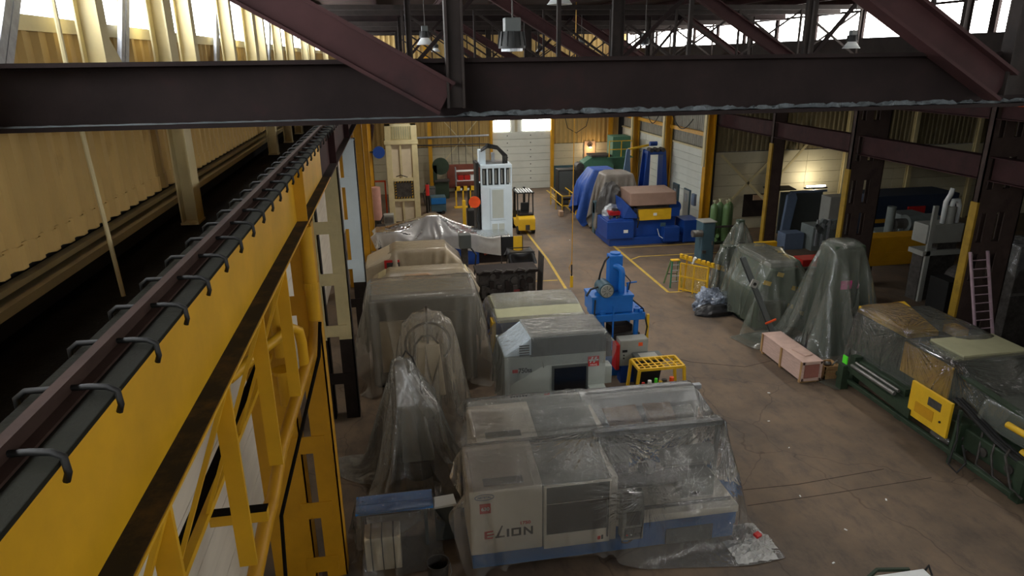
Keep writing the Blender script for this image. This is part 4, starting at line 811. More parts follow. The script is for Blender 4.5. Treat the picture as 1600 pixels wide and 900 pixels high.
MB().frustum(7.1, 7.75, 18.5, 18.9, 0, 7.02, 7.86, 18.42, 18.96, 1.0).build('tub', BLK, t, bevel=.03); MB().box(7.0, 7.9, 18.4, 18.98, 1.0, 1.08).build('rim', HDARK, t, bevel=.02); MB().box(7.15, 7.72, 18.5, 18.85, 1.08, 1.1).build('lid', PGREY, t, bevel=.01)
t = thing('tool_rack', 'yellow steel rack with barred top beside the aisle', 'rack', (7.45, 17.9, 0))
RX0, RX1, RY0, RY1, RZ = 6.75, 8.15, 17.55, 18.3, 1.15
for x, sx in ((RX0, -.1), (RX1, .1)):
    for y in (RY0, RY1): MB().bar((x + sx, y, 0), (x, y, RZ), .08, .08).build('leg', YB, t)
for y in (RY0, RY1): MB().bar((RX0, y, RZ), (RX1, y, RZ), .07, .08).build('rail', YB, t)
for x in (RX0, RX1): MB().bar((x, RY0, RZ), (x, RY1, RZ), .07, .08).build('rail', YB, t)
for k in range(6): x = RX0 + .2 + k * .2; MB().bar((x, RY0, RZ + .02), (x - .06, RY1, RZ + .02), .035, .03).build('bar', YB, t)
for y in (17.75, 17.92): MB().bar((RX0, y, RZ + .01), (RX1, y, RZ + .01), .035, .03).build('bar', YB, t)
MB().box(RX0 + .05, RX1 - .05, RY0 + .1, RY1 - .1, .0, .3).build('lower_tray', IRON, t)
for k, (x, m, r) in enumerate(((6.95, RED, .05), (7.15, WINK, .06), (7.35, LIMEG, .05), (7.5, YB, .06), (7.62, IRON, .08), (7.85, ORG, .07))):
    o = MB().cyl((x, 17.7, .3), (x, 17.7, .3 + .35 + .05 * (k % 3)), r, 12).build('spray_can', m); tag(o, 'small %s can standing inside the yellow rack' % ('red', 'white', 'lime green', 'yellow', 'grey', 'orange')[k], 'can', 'cans in the yellow rack')

# ---- middle left row
t = thing('covered_machine', 'low machine under a smooth beige sheet behind the tall wrapped one', 'machine', (.5, 29.6, 0))
MB().prism([(-1.55, 0), (-1.55, 1.55), (-.2, 2.15), (1.9, 2.05), (2.6, 1.2), (2.9, 0)], 28.9, 30.6, 'y').build('body', BEIGE, t, bevel=.08)
MB().box(-.75, -.1, 28.82, 28.9, .9, 1.75).build('red_panel', RED, t, bevel=.02); MB().box(-.65, -.1, 28.78, 28.83, .8, 1.65).build('dark_panel', IRON, t)
drape('plastic_cover', 'smooth beige plastic over the low machine with the red panel', FILM5, (.6, 29.7), (6.4, 4.6), (56, 40), 2.4, [cb(-1.5, 2.6, 28.9, 30.6, 0, 1.5), cb(-.4, 2.0, 28.9, 30.6, 0, 2.12)], seed=31, steps=110)
t = thing('covered_machine', 'flat cream lidded machine just behind the tall wrapped one', 'machine', (.8, 26.8, 0))
MB().box(-1.2, 2.8, 26.3, 27.5, 0, 1.5).build('body', HGREY, t, bevel=.03); MB().frustum(-1.2, 2.75, 26.3, 27.5, 1.5, -.7, 2.6, 26.5, 27.3, 1.85).build('lid', CRM, t, bevel=.03)
MB().prism([(-.1, 1.5), (.1, 1.82), (1.0, 1.85), (1.6, 1.5)], 26.2, 26.4, 'y').build('scoop', CARD, t); MB().box(1.9, 2.7, 26.22, 26.3, 1.1, 1.75).build('window', GRN, t)
drape('plastic_cover', 'beige plastic stretched over the flat cream lidded machine', FILM5, (.8, 26.9), (5.0, 2.9), (48, 30), 2.1, [cb(-1.2, 2.8, 26.25, 27.5, 0, 1.56), cb(-.6, 2.5, 26.5, 27.3, 0, 1.9)], seed=37, steps=80)
t = thing('blue_machine_bed', 'long dark blue machine under a white plastic sheet, beside the white tower', 'machine', (2, 34, 0))
MB().box(-.2, 3.9, 33.3, 35.0, 0, 1.55).build('bed', DBLU, t, bevel=.04); MB().frustum(.6, 2.9, 33.5, 34.8, 1.55, 1.4, 1.9, 33.9, 34.4, 2.5).build('ridge', DBLU, t); MB().box(-1.2, -.1, 33.1, 33.7, 1.25, 1.4).build('shelf', IRON, t); MB().cyl((-.8, 33.3, .7), (-.2, 33.3, .7), .35, 18).build('motor', IRON, t, smooth=2)
MB().box(-1.1, -.95, 33.2, 33.5, 0, 1.3).build('leg', IRON, t); MB().box(3.9, 5.4, 33.5, 34.8, 0, 1.3).build('end_block', BRD, t); MB().rbox((4.5, 33.45, .6), (.7, .08, .1), .0, 0, -.4).build('orange_bar', paint('dull_orange', (150, 64, 38), .6, .1, 3), t)
drape('plastic_cover', 'wrinkled white plastic sheet peaking over the dark blue machine', FILMW, (2.2, 34.2), (7.4, 3.6), (74, 38), 2.6, [cb(-.3, 3.9, 33.3, 35.0, 0, 1.6), cb(1.3, 2.0, 33.8, 34.5, 0, 2.5), cb(-1.2, -.1, 33.1, 34.4, 0, 1.95), cb(3.9, 5.5, 33.4, 34.8, 0, 1.4), slab((1.65, 34.1, 2.52), (-.9, 34.0, 1.95), .5), slab((1.65, 34.1, 2.52), (4.4, 34.0, 1.4), .5)], seed=41, steps=90, iters=8)
t = thing('machine_bracket', 'dark grey angled bracket arm before the white plastic sheet', 'bracket', (2.9, 30.6, 0)); MB().box(2.75, 3.05, 30.4, 30.8, 0, 1.7).build('column', IRON, t, bevel=.02); MB().box(2.65, 3.2, 30.2, 30.7, 1.7, 2.35).build('head', HDARK, t, bevel=.03); MB().tube([(3.1, 30.3, 1.8), (3.4, 30.2, 1.4), (3.3, 30.2, .5), (3.2, 30.1, .2)], .04, 8).build('hose', BLK, t)
# rusty castings
t = thing('casting_block', 'rusty dark machine casting full of fittings beside the floor line', 'casting', (4.5, 28.1, 0))
MB().box(3.2, 5.7, 27.7, 28.7, .1, 1.2).build('block', IRON, t, bevel=.05); MB().box(3.1, 5.8, 27.6, 28.8, 1.2, 1.32).build('top_plate', BRD, t, bevel=.02)
rr = random.Random(5)
for k in range(22):
    x, z = 3.35 + rr.random() * 2.2, .2 + rr.random() * .95; r = .05 + rr.random() * .13; MB().cyl((x, 27.7 - rr.random() * .12 - .03, z), (x, 27.72, z), r, 10).build('fitting', (IRON, IRON, BRD)[k % 3], t)
for k in range(7): MB().box(3.3 + k * .34, 3.5 + k * .34, 27.58, 27.7, .15 + .2 * (k % 3), .7 + .2 * (k % 2)).build('lug', (IRON, BRD)[k % 2], t, bevel=.02)
for k in range(5): MB().tube([(3.2 + k * .5, 27.6, 1.25), (3.4 + k * .5, 27.5, 1.4 + .05 * (k % 2)), (3.7 + k * .5, 27.6, 1.34)], .04, 8).build('pipe', IRON, t)
MB().box(4.7, 4.95, 27.56, 27.6, .35, .48).build('plate', paint('dull_red', (110, 40, 40), .6, .1, 3), t); MB().box(3.2, 5.7, 27.75, 28.6, 0, .1).build('skid', BRD, t)
t = thing('plate_sheet', 'thin dark plate leaning upright at the end of the casting', 'plate', (5.95, 28.0, 0)); MB().rbox((5.98, 28.1, .95), (.04, 1.0, 1.9), 0, 0, .04).build('plate', IRON, t)
t = thing('wire_cage', 'black wire cage cart draped with a black tarp near the floor line', 'cage', (5.45, 30.2, 0))
for x in (4.9, 6.0):
    for y in (29.8, 30.6): MB().bar((x, y, 0), (x, y, 1.5), .04, .04).build('post', BLK, t)
for z in (.2, 1.5):
    for y in (29.8, 30.6): MB().bar((4.9, y, z), (6.0, y, z), .04, .04).build('rail', BLK, t)
    for x in (4.9, 6.0): MB().bar((x, 29.8, z), (x, 30.6, z), .04, .04).build('rail', BLK, t)
drape('black_tarp', 'sagging black tarp across the wire cage cart', BLKT, (5.45, 30.2), (1.7, 1.7), (20, 20), 1.6, [cb(4.88, 5.0, 29.8, 30.6, 0, 1.5), cb(5.9, 6.02, 29.8, 30.6, 0, 1.5), cb(4.9, 6.0, 29.9, 30.5, 0, 1.1)], seed=43, steps=60, cat='tarp')
t = thing('barrier_sign', 'black and yellow barrier panel behind the wire cage', 'barrier', (5.3, 31.4, 0)); MB().box(4.75, 5.35, 31.4, 31.44, .9, 1.85).build('dark_panel', INK, t); MB().box(5.35, 5.8, 31.4, 31.44, .9, 1.85).build('yellow_panel', YB, t)
for x in (4.75, 5.78): MB().box(x, x + .04, 31.4, 31.44, 0, 1.9).build('leg', IRON, t)
# white press tower
t = thing('press_tower', 'tall white press cabinet with slotted top and tan doors, left of the forklift', 'machine', (5.1, 35.6, 0))
MB().box(4.28, 5.92, 34.9, 36.3, 0, 3.72).build('cabinet', PALEB, t, bevel=.03); d = MB().box(4.75, 5.55, 34.86, 34.9, 1.9, 3.6).build('upper_door', PALEB, t, bevel=.01); MB().box(4.85, 5.45, 34.85, 34.865, 2.0, 3.5).build('louvre_panel', HGREY, d)
d = MB().box(4.75, 5.55, 34.86, 34.9, .5, 1.85).build('lower_door', PALEB, t, bevel=.01); MB().box(4.82, 5.12, 34.85, 34.865, .9, 1.7).build('louvre_panel', HGREY, d); MB().box(5.18, 5.48, 34.85, 34.865, .9, 1.7).build('louvre_panel', HGREY, d)
MB().box(4.28, 5.92, 34.9, 36.3, 4.6, 4.78).build('head_frame', PALEB, t, bevel=.02); MB().box(4.4, 5.8, 35.1, 36.2, 3.72, 4.6).build('inner_core', HDARK, t)
for k in range(6): x = 4.28 + k * .312; MB().box(x, x + .08, 34.9, 35.0, 3.72, 4.6).build('upright', PALEB, t)
for k in range(5): MB().box(4.44 + k * .312, 4.5 + k * .312, 35.02, 35.1, 3.8, 4.5).build('slot_rail', PGREY, t)
MB().box(4.25, 4.6, 35.2, 35.8, 4.78, 5.5).build('top_column', PALEB, t); MB().cyl((5.0, 35.4, 4.78), (5.0, 35.4, 5.35), .1, 14).build('top_cylinder', GALV, t); MB().box(4.6, 5.6, 35.2, 35.9, 4.78, 4.9).build('valve_block', STEEL, t)
for k in range(4): MB().tube([(4.35, 35.2 + .1 * k, 5.45), (4.7, 35.1, 5.65 + .06 * k), (5.2, 35.1, 5.55 + .05 * k), (5.5 + .07 * k, 35.2, 5.2), (5.5 + .07 * k, 35.2, 4.8)], .035, 8).build('hose', BLK, t)
MB().box(4.05, 4.2, 35.0, 36.0, 0, 4.9).build('cable_duct', BLK, t); MB().tube([(4.1, 34.9, 2.6), (4.0, 34.7, 2.0), (4.15, 34.6, 1.3), (4.4, 34.7, 1.0)], .04, 8).build('hose', BLK, t)
t = thing('paddle_sign', 'round orange paddle on a stand left of the white press tower', 'sign', (3.9, 34.4, 0)); MB().cyl((3.87, 34.36, 3.0), (3.87, 34.4, 3.0), .3, 24).build('disc', ORG, t); MB().box(3.84, 3.9, 34.4, 34.44, 0, 2.75).build('stand', IRON, t); MB().box(3.65, 4.1, 34.2, 34.65, 0, .03).build('foot', IRON, t)
# forklift
t = thing('forklift', 'yellow counterbalance forklift seen from behind beside the floor line', 'forklift', (7.3, 39.9, 0))
MB().prism([(38.75, .25), (38.75, .95), (39.0, 1.1), (39.6, 1.1), (39.9, .7), (41.0, .6), (41.0, .25)], 6.95, 7.95, 'x').build('counterweight', YB, t, bevel=.05); MB().box(7.0, 7.9, 39.0, 39.6, 1.1, 1.2).build('hood', BRD, t, bevel=.03)
for x in (6.95, 7.87):
    MB().bar((x, 39.1, 1.1), (x + .02, 39.3, 2.4), .07, .07).build('guard_post', BLK, t); MB().bar((x, 40.6, .7), (x, 40.3, 2.4), .07, .07).build('guard_post', BLK, t)
MB().box(6.9, 7.97, 39.2, 40.4, 2.38, 2.44).build('roof_frame', BLK, t)
for k in range(6): MB().box(7.0 + k * .16, 7.06 + k * .16, 39.2, 40.4, 2.44, 2.49).build('roof_bar', WHITE2, t)
for x in (7.1, 7.7): MB().box(x - .06, x + .06, 40.95, 41.15, .05, 2.45).build('mast_rail', BLK, t)
MB().box(7.0, 7.85, 41.1, 41.2, .3, 1.0).build('carriage', BLK, t)
for x in (7.15, 7.65): MB().box(x - .06, x + .06, 41.2, 42.3, .05, .1).build('fork', IRON, t)
for x in (7.0, 7.9):
    MB().cyl((x - .12, 39.1, .24), (x + .06, 39.1, .24), .24, 18).build('wheel', BLK, t); MB().cyl((x - .12, 40.8, .3), (x + .06, 40.8, .3), .3, 18).build('wheel', BLK, t)
MB().box(7.2, 7.7, 39.5, 40.0, 1.1, 1.3).build('seat', BLK, t, bevel=.05); MB().box(7.2, 7.7, 39.45, 39.6, 1.3, 1.8).build('seat_back', BLK, t, bevel=.05); MB().box(7.35, 7.6, 38.7, 38.76, .3, .6).build('drawbar', IRON, t); MB().bar((7.6, 40.2, 1.0), (7.55, 40.0, 1.5), .05, .05).build('steering_column', BLK, t)
# cream press tower at the back left
t = thing('cream_frame_press', 'tall cream press frame with a hazard striped window', 'press', (.5, 44, 0))
for x in (-.55, 1.05): MB().box(x, x + .36, 43.3, 44.9, 0, 6.1).build('upright', CRM, t, bevel=.02)
MB().box(.3, .42, 43.34, 43.5, .1, 1.45).build('rib', CRM, t); MB().box(.3, .42, 43.34, 43.5, 2.9, 5.0).build('rib', CRM, t)
MB().box(-.19, 1.05, 43.55, 43.6, .1, 5.0).build('panel', BEIGE, t); MB().box(-.19, 1.05, 43.3, 43.55, 2.72, 2.9).build('cross_beam', CRM, t); MB().box(-.19, 1.05, 43.3, 43.55, 1.45, 1.58).build('cross_beam', CRM, t); MB().box(-.6, 1.45, 43.25, 44.9, 5.0, 5.25).build('cross_beam', CRM, t)
w = MB().box(-.12, 1.0, 43.4, 43.44, 1.6, 2.7).build('window', IRON, t)
for k in range(13):
    for z in (1.62, 2.62): MB().prism([(-.12 + k * .086, z), (-.08 + k * .086, z), (-.04 + k * .086, z + .08), (-.08 + k * .086, z + .08)], 43.37, 43.4, 'y').build('stripe', INK if k % 2 else YB, w)
for k in range(11):
    for x in (-.12, .92): MB().prism([(x, 1.7 + k * .085), (x + .08, 1.74 + k * .085), (x + .08, 1.78 + k * .085), (x, 1.74 + k * .085)], 43.37, 43.4, 'y').build('stripe', INK if k % 2 else YB, w)
MB().box(-.55, 1.4, 43.6, 44.9, 5.25, 6.1).build('crown', CRM, t, bevel=.02)
for k in range(12): MB().box(-.4 + k * .14, -.34 + k * .14, 43.55, 43.6, 5.3, 6.05).build('crown_louvre', OLIVE, t)
MB().tube([(.0, 43.4, 3.0), (.3, 43.3, 3.1), (.7, 43.35, 2.95)], .03, 7).build('hose', BLK, t)
# clutter along the far left
def boxy(name, label, cat, x0, x1, y0, y1, z0, z1, m, group=None, bevel=.02):
    t = thing(name, label, cat, ((x0 + x1) / 2, (y0 + y1) / 2, 0), group=group); MB().box(x0, x1, y0, y1, z0, z1).build('body', m, t, bevel=bevel)
    return t
t = boxy('welding_set', 'dark blue welding set on wheels in the far clutter', 'welder', 2.2, 3.2, 45.6, 46.6, .15, 1.15, TEAL); MB().box(2.2, 3.2, 45.55, 45.6, .7, 1.1).build('panel', BLU2, t); MB().cyl((2.4, 45.55, .12), (2.4, 45.7, .12), .12, 14).build('wheel', BLK, t); MB().cyl((3.0, 45.55, .12), (3.0, 45.7, .12), .12, 14).build('wheel', BLK, t); MB().cyl((2.0, 46, 0), (2.0, 46, 1.9), .14, 14).build('gas_bottle', BLK, t)
t = thing('band_saw', 'green rounded band saw by the far cream wall', 'saw', (3.3, 51.2, 0)); MB().cyl((3.3, 51.0, 2.4), (3.3, 51.3, 2.4), .62, 26).build('upper_wheel_case', GRN, t, smooth=2); MB().box(2.75, 3.85, 50.9, 51.4, 0, 1.3).build('base', GRN, t, bevel=.04); MB().box(2.72, 3.0, 51.0, 51.3, 1.2, 2.5).build('neck', GRN, t); MB().box(2.8, 3.9, 50.7, 51.5, 1.3, 1.4).build('table', IRON, t)
t = thing('storage_shelf', 'white bin shelf with red tubs at the far wall', 'shelf', (5.2, 51.6, 0))
for x in (4.4, 6.0): MB().box(x, x + .06, 51.3, 51.9, 0, 2.2).build('post', GALV, t)
for z in (.5, 1.2, 1.9): MB().box(4.4, 6.06, 51.3, 51.9, z, z + .05).build('board', WHITE2, t)
for k, x in enumerate((4.6, 5.1, 5.55)):
    o = MB().frustum(x, x + .38, 51.35, 51.8, 1.25, x - .03, x + .41, 51.3, 51.85, 1.6).build('storage_tub', RED if k < 2 else WHITE2); tag(o, ('left red tub', 'middle red tub', 'white tub')[k] + ' on the far white shelf', 'tub', 'tubs on the far shelf')
boxy('brown_crate', 'rusty brown panel leaning on the far wall behind the shelf', 'panel', 3.9, 6.9, 53.0, 53.2, .4, 2.2, paint('rust_panel', (122, 66, 50), .8, .2, 3))
for k, x in enumerate((4.0, 4.5, 5.0)):
    t = thing('yellow_stand', ('left', 'middle', 'right')[k] + ' one of three yellow stands in the far clutter', 'stand', (x, 47.5, 0), group='yellow stands'); MB().box(x, x + .1, 47.4, 47.5, 0, 1.5).build('post', YB, t); MB().box(x, x + .35, 47.4, 47.5, 1.2, 1.5).build('head', YB, t); MB().box(x - .1, x + .4, 47.2, 47.7, 0, .06).build('foot', YB, t)
t = thing('pallet_truck', 'dark walkie stacker truck left of the white tower', 'truck', (4.6, 41.5, 0)); MB().box(4.2, 5.0, 41.2, 42.0, .1, 1.1).build('body', BLK, t, bevel=.04); MB().box(4.3, 4.45, 42.0, 42.1, .1, 2.2).build('mast', BLK, t); MB().box(4.75, 4.9, 42.0, 42.1, .1, 2.2).build('mast', BLK, t); MB().box(3.9, 4.1, 41.3, 41.5, .0, 1.7).build('side_post', YB, t)
t = thing('fire_extinguisher', 'red extinguisher hanging right of the cream press frame', 'extinguisher', (2.0, 44.6, 1.6)); MB().cyl((1.95, 44.6, 1.5), (1.95, 44.6, 2.2), .12, 14).build('tank', RED, t); MB().cyl((1.95, 44.6, 2.2), (1.95, 44.6, 2.32), .04, 8).build('valve', BLK, t); MB().box(1.9, 2.0, 44.7, 44.8, 0, 2.2).build('hanger_post', IRON, t)
t = thing('blue_drum_fan', 'round blue fan on the far left column', 'fan', (-1.0, 43.0, 3.6)); MB().cyl((-.95, 42.8, 4.6), (-.95, 43.1, 4.6), .36, 22).build('drum', DBLU, t); MB().box(-1.5, -.95, 43.1, 43.25, 4.55, 4.65).build('bracket', IRON, t)
t = thing('fume_hose', 'hanging mauve fume hose at the far left', 'hose', (-1.7, 46, 3)); MB().tube([(-1.9, 46.5, 3.6), (-1.75, 46.3, 4.3), (-1.55, 46.2, 5.2), (-1.4, 46.1, 6.0)], .22, 14).build('hose', MAR, t, smooth=True); MB().tube([(-1.9, 46.5, 3.6), (-1.9, 46.5, 0)], .05, 8).build('stand', IRON, t)
t = thing('pink_tank', 'dull pink upright tank at the far left', 'tank', (-1.3, 42.2, 0)); MB().cyl((-1.3, 42.2, .6), (-1.3, 42.2, 2.6), .3, 18).build('shell', paint('dull_pink', (190, 140, 124), .6, .1, 3), t, smooth=2); MB().cyl((-1.3, 42.2, 0), (-1.3, 42.2, .6), .2, 12).build('stand', IRON, t)
t = thing('orange_stand', 'orange post stand in the far left clutter', 'stand', (-.9, 45.5, 0)); MB().bar((-1.5, 45.5, 2.4), (-.7, 45.5, 2.4), .1, .1).build('beam', ORG, t); MB().bar((-.75, 45.5, 0), (-.75, 45.5, 2.4), .1, .1).build('post', ORG, t); MB().bar((-1.45, 45.5, 0), (-1.45, 45.5, 2.4), .1, .1).build('post', ORG, t)
for k, (x, y, w, h, m, lab) in enumerate(((-.9, 41, .6, 1.1, PGREY, 'grey machine box at the foot of the far left clutter'), (-1.3, 39.5, .5, .8, BLK, 'black tool box near the far yellow column'), (2.0, 48.5, .7, 1.3, HDARK, 'dark cabinet behind the welding set'), (6.2, 49, .6, 1.2, ORG, 'orange machine part behind the white tower'), (1.9, 42.8, .5, .7, IRON, 'iron box right of the cream press frame'))):
    t = boxy('tool_box', lab, 'box', x, x + w, y, y + w, 0, h, m); MB().box(x + .05, x + w - .05, y - .02, y, h * .55, h * .9).build('panel', STEEL, t); MB().tube([(x, y, h), (x - .2, y - .2, h * .7), (x - .1, y - .3, .1)], .04, 7).build('hose', BLK, t)
# columns and braces on the back wall
for x, lab in ((2.7, 'thin yellow column on the back wall left of the overhead door'), (17.0, 'yellow column in the far right corner')):
    t = thing('wall_column', lab, 'column', (x, 53.2, 0), group='back wall columns'); MB().ibeam((x, 53.25, 0), (x, 53.25, 11.8), .3, .28, .03, .03).build('shaft', YC, t); MB().box(x - .2, x + .2, 53.05, 53.45, 0, .04).build('base_plate', YC, t)
for a, b, lab in (((3.0, 6.4), (7.2, 1.6), 'cream brace falling to the right between yellow column and door'), ((3.0, 1.6), (7.2, 6.4), 'cream brace rising to the right between yellow column and door')):
    t = thing('wall_brace', lab, 'brace', (5, 53.3, 0), group='back wall braces'); MB().bar((a[0], 53.32, a[1]), (b[0], 53.32, b[1]), .06, .12, (0, 1, 0)).build('bar', CRM, t)
t = thing('pipe_run', 'horizontal grey pipe along the back wall', 'pipe', (5, 53.2, 4.2)); MB().tube([(.6, 53.0, 4.3), (7.2, 53.0, 4.35)], .08, 10).build('pipe', GALV, t); MB().tube([(.6, 53.03, 3.75), (7.2, 53.03, 3.7)], .05, 10).build('pipe', IRON, t)
# conduits at the corner
for k in range(5):
    x = 4.3 + k * .55; t = MB().tube([(x, 53.25, 7), (x + .02, 53.25, 1.8)], .025, 6).build('conduit', IRON); tag(t, ('leftmost', 'second', 'middle', 'fourth', 'rightmost')[k] + ' of the thin dark conduits running down the back wall', 'conduit', 'back wall conduits')
TRASH = paint('scrap_film', (150, 160, 176), .25, .5, 6, dirt=(34, 36, 44), dirt_amt=.45, dscale=2.2)
# ================================================================ RIGHT SIDE, FAR
# blue forming machine
t = thing('forming_machine', 'large deep blue machine with yellow front and brown cover', 'machine', (13.8, 36.5, 0))
MB().box(11.4, 15.6, 35.2, 38.0, 0, .42).build('plinth', DBLU, t, bevel=.02); MB().box(12.6, 15.3, 35.5, 38.0, .42, 1.5).build('bed', DBLU, t, bevel=.03)
tk = MB().box(11.2, 12.75, 35.1, 37.0, .42, 1.4).build('oil_tank', DBLU, t, bevel=.03); MB().box(11.25, 12.7, 35.2, 36.9, 1.4, 1.46).build('tank_lid', DBLU, tk); MB().box(12.15, 12.4, 35.085, 35.1, .75, .92).build('label_plate', WINK, tk)
for k in range(6): MB().cyl((11.5 + k * .2, 35.6 + .2 * (k % 2), 1.46), (11.5 + k * .2, 35.6 + .2 * (k % 2), 1.58), .06, 10).build('port', IRON, tk)
MB().hexa([(12.2, 35.4, 1.5), (13.1, 35.2, 1.5), (13.1, 36.8, 1.5), (12.2, 37.2, 1.5), (12.1, 35.6, 2.6), (12.5, 35.3, 2.2), (12.5, 36.8, 2.4), (12.1, 37.2, 2.6)]).build('side_frame', DBLU, t, bevel=.02)
MB().box(13.05, 14.95, 35.3, 35.5, 1.35, 1.98).build('front_guard', YB, t, bevel=.02); MB().box(13.9, 14.1, 35.28, 35.3, 1.6, 1.75).build('label_plate', WINK, t)
MB().box(13.0, 15.0, 35.5, 37.4, 1.98, 2.2).build('dark_gap', IRON, t)
MB().prism([(35.1, 2.22), (35.25, 2.9), (37.0, 2.98), (37.2, 2.22)], 12.5, 15.15, 'x').build('brown_cover', paint('brown_sheet', (140, 112, 96), .55, .12, 2), t, bevel=.04)
MB().cyl((15.2, 35.4, 2.0), (15.2, 36.6, 2.0), .35, 18).build('end_drum', DBLU, t, smooth=2); MB().box(14.95, 15.45, 35.3, 36.8, 1.5, 2.0).build('end_block', DBLU, t, bevel=.03)
MB().box(14.4, 15.3, 34.8, 35.3, .2, 1.0).build('step_box', DBLU, t, bevel=.02); MB().box(14.3, 14.6, 35.15, 35.2, 1.0, 1.2).build('switch_box', TEAL, t)
MB().tube([(14.1, 35.1, .9), (14.2, 35.0, .5), (14.5, 34.95, .3)], .02, 7).build('cable', WHITE2, t); MB().tube([(12.9, 35.2, 1.9), (13.0, 35.1, 1.4), (12.95, 35.15, 1.0)], .04, 7).build('hose', BLK, t)
t = thing('blue_bin', 'deep blue steel bin right of the large blue machine', 'bin', (16.0, 35.4, 0)); MB().box(15.6, 16.5, 35.0, 36.2, .06, 1.3).build('box', DBLU, t, bevel=.02); MB().box(15.58, 16.52, 34.98, 36.22, 1.24, 1.31).build('rim', DBLU, t)
for x in (15.65, 16.35): MB().box(x, x + .1, 35.1, 36.1, 0, .06).build('foot', DBLU, t)
t = thing('red_container', 'red container on the oil tank of the large blue machine', 'container', (11.9, 36, 1.46)); MB().frustum(11.6, 12.3, 35.9, 36.4, 1.58, 11.55, 12.35, 35.85, 36.45, 1.8).build('tray', RED, t); MB().box(11.8, 12.1, 36.0, 36.3, 1.8, 1.9).build('contents', IRON, t)
# tarped machines behind
t = thing('tarped_machine', 'machine hidden under the blue tarp', 'machine', (12.3, 41.2, 0)); MB().box(11.6, 13.2, 40.3, 42.4, 0, 2.4).build('body', TEAL, t, bevel=.05); MB().box(12.0, 13.3, 40.6, 42.0, 2.4, 3.3).build('head', TEAL, t, bevel=.05); MB().box(11.3, 11.6, 40.3, 40.9, .1, 2.0).build('side_panel', DBLU, t)
drape('blue_tarp', 'blue tarp over the machine by the aisle line', TARPB, (12.4, 41.2), (5.6, 6.0), (50, 52), 3.6, [cb(11.4, 13.3, 40.2, 42.5, 0, 2.45), cb(11.95, 13.35, 40.5, 42.1, 0, 3.38)], seed=51, steps=130, cat='tarp')
t = thing('tarped_machine', 'machine hidden under the grey brown tarp', 'machine', (12.5, 38.6, 0)); MB().box(12.0, 13.6, 38.0, 39.3, 0, 3.45).build('body', IRON, t, bevel=.05); MB().box(11.4, 11.8, 38.2, 38.7, .0, 1.9).build('control_stand', TEAL, t); MB().box(11.4, 11.42, 38.25, 38.65, 1.2, 1.8).build('control_face', WINK, t)
drape('grey_tarp', 'tall grey brown tarp in vertical folds before the blue tarp', TARPG, (12.6, 38.7), (5.2, 7.2), (48, 64), 3.7, [cb(11.9, 13.6, 37.9, 39.4, 0, 3.5), cb(12.1, 13.3, 38.2, 39.2, 0, 3.6)], seed=53, steps=150, cat='tarp')
def crumple(name, label, mat, c, r, hgt, seed, n=26, cat='tarp', rough=.5, fmax=9):
    rr = np.random.RandomState(seed); mb = MB(); pts = []
    for i in range(n + 1):
        for j in range(n * 2):
            a = 2 * math.pi * j / (n * 2); ph = (i / n) * math.pi / 2
            pts.append((math.cos(a) * math.cos(ph), math.sin(a) * math.cos(ph), math.sin(ph)))
    pts = np.array(pts); f = np.zeros(len(pts))
    for k in range(34):
        d = rr.normal(size=3); d /= np.linalg.norm(d); f -= rough * .3 * np.abs(np.sin(pts @ d * rr.uniform(3, fmax) + rr.uniform(0, 6))) * rr.uniform(.15, .5) / (1 + k * .12)
    s = 1.15 + f - f.mean(); P = pts * s[:, None]; m = n * 2
    mb.v = [Vector((c[0] + p[0] * r[0], c[1] + p[1] * r[1], c[2] + max(0, p[2] * hgt))) for p in P]
    mb.f = [(i * m + j, i * m + (j + 1) % m, (i + 1) * m + (j + 1) % m, (i + 1) * m + j) for i in range(n) for j in range(m)]
    return tag(mb.build(name, mat, smooth=False), label, cat)
crumple('crumpled_tarp', 'crumpled dark silvery tarp heaped on the left of the blue machine', TARPD, (12.0, 37.2, 1.5), (.7, .6), 1.5, 61)
crumple('crumpled_tarp', 'crumpled silver foil bundle below the dark tarp', GALV, (11.9, 36.6, 1.47), (.5, .35), .55, 62)
# yellow railing and table by the aisle
t = thing('guard_railing', 'yellow railing around a table beside the far aisle', 'railing', (11.2, 45, 0))
for y in (43.6, 45.4, 47.0):
    for x in (10.75, 11.7): MB().bar((x, y, 0), (x, y, 1.3), .06, .06).build('post', YB, t)
for z in (.6, 1.25):
    for x in (10.75, 11.7): MB().bar((x, 43.6, z), (x, 47, z), .05, .05).build('rail', YB, t)
    MB().bar((10.75, 43.6, z), (11.7, 43.6, z), .05, .05).build('rail', YB, t)
t = boxy('roller_table', 'brown topped table inside the yellow railing', 'table', 10.9, 11.55, 43.9, 46.6, .9, 1.05, BRD)
for x in (10.95, 11.45):
    for y in (44, 46.4): MB().box(x, x + .06, y, y + .06, 0, .9).build('leg', IRON, t)
boxy('carton', 'small pale box at the foot of the yellow railing', 'box', 10.45, 10.72, 43.0, 43.5, 0, .35, CARD)
t = boxy('black_cabinet', 'tall black cabinet at the back right wall', 'cabinet', 11.2, 12.4, 46.6, 47.6, 0, 2.5, BLK); MB().box(11.25, 12.35, 46.57, 46.6, .1, 2.4).build('door', HDARK, t, bevel=.01); MB().box(12.2, 12.26, 46.54, 46.57, 1.2, 1.4).build('handle', STEEL, t)
t = boxy('dark_machine', 'dark machine between the black cabinet and green dust collector', 'machine', 12.7, 14.0, 48.2, 49.6, 0, 2.2, IRON); MB().cyl((13.2, 48.15, 2.4), (13.2, 49, 2.4), .3, 16).build('drum', IRON, t); MB().box(12.9, 13.6, 48.1, 48.2, .6, 1.6).build('panel', HDARK, t)
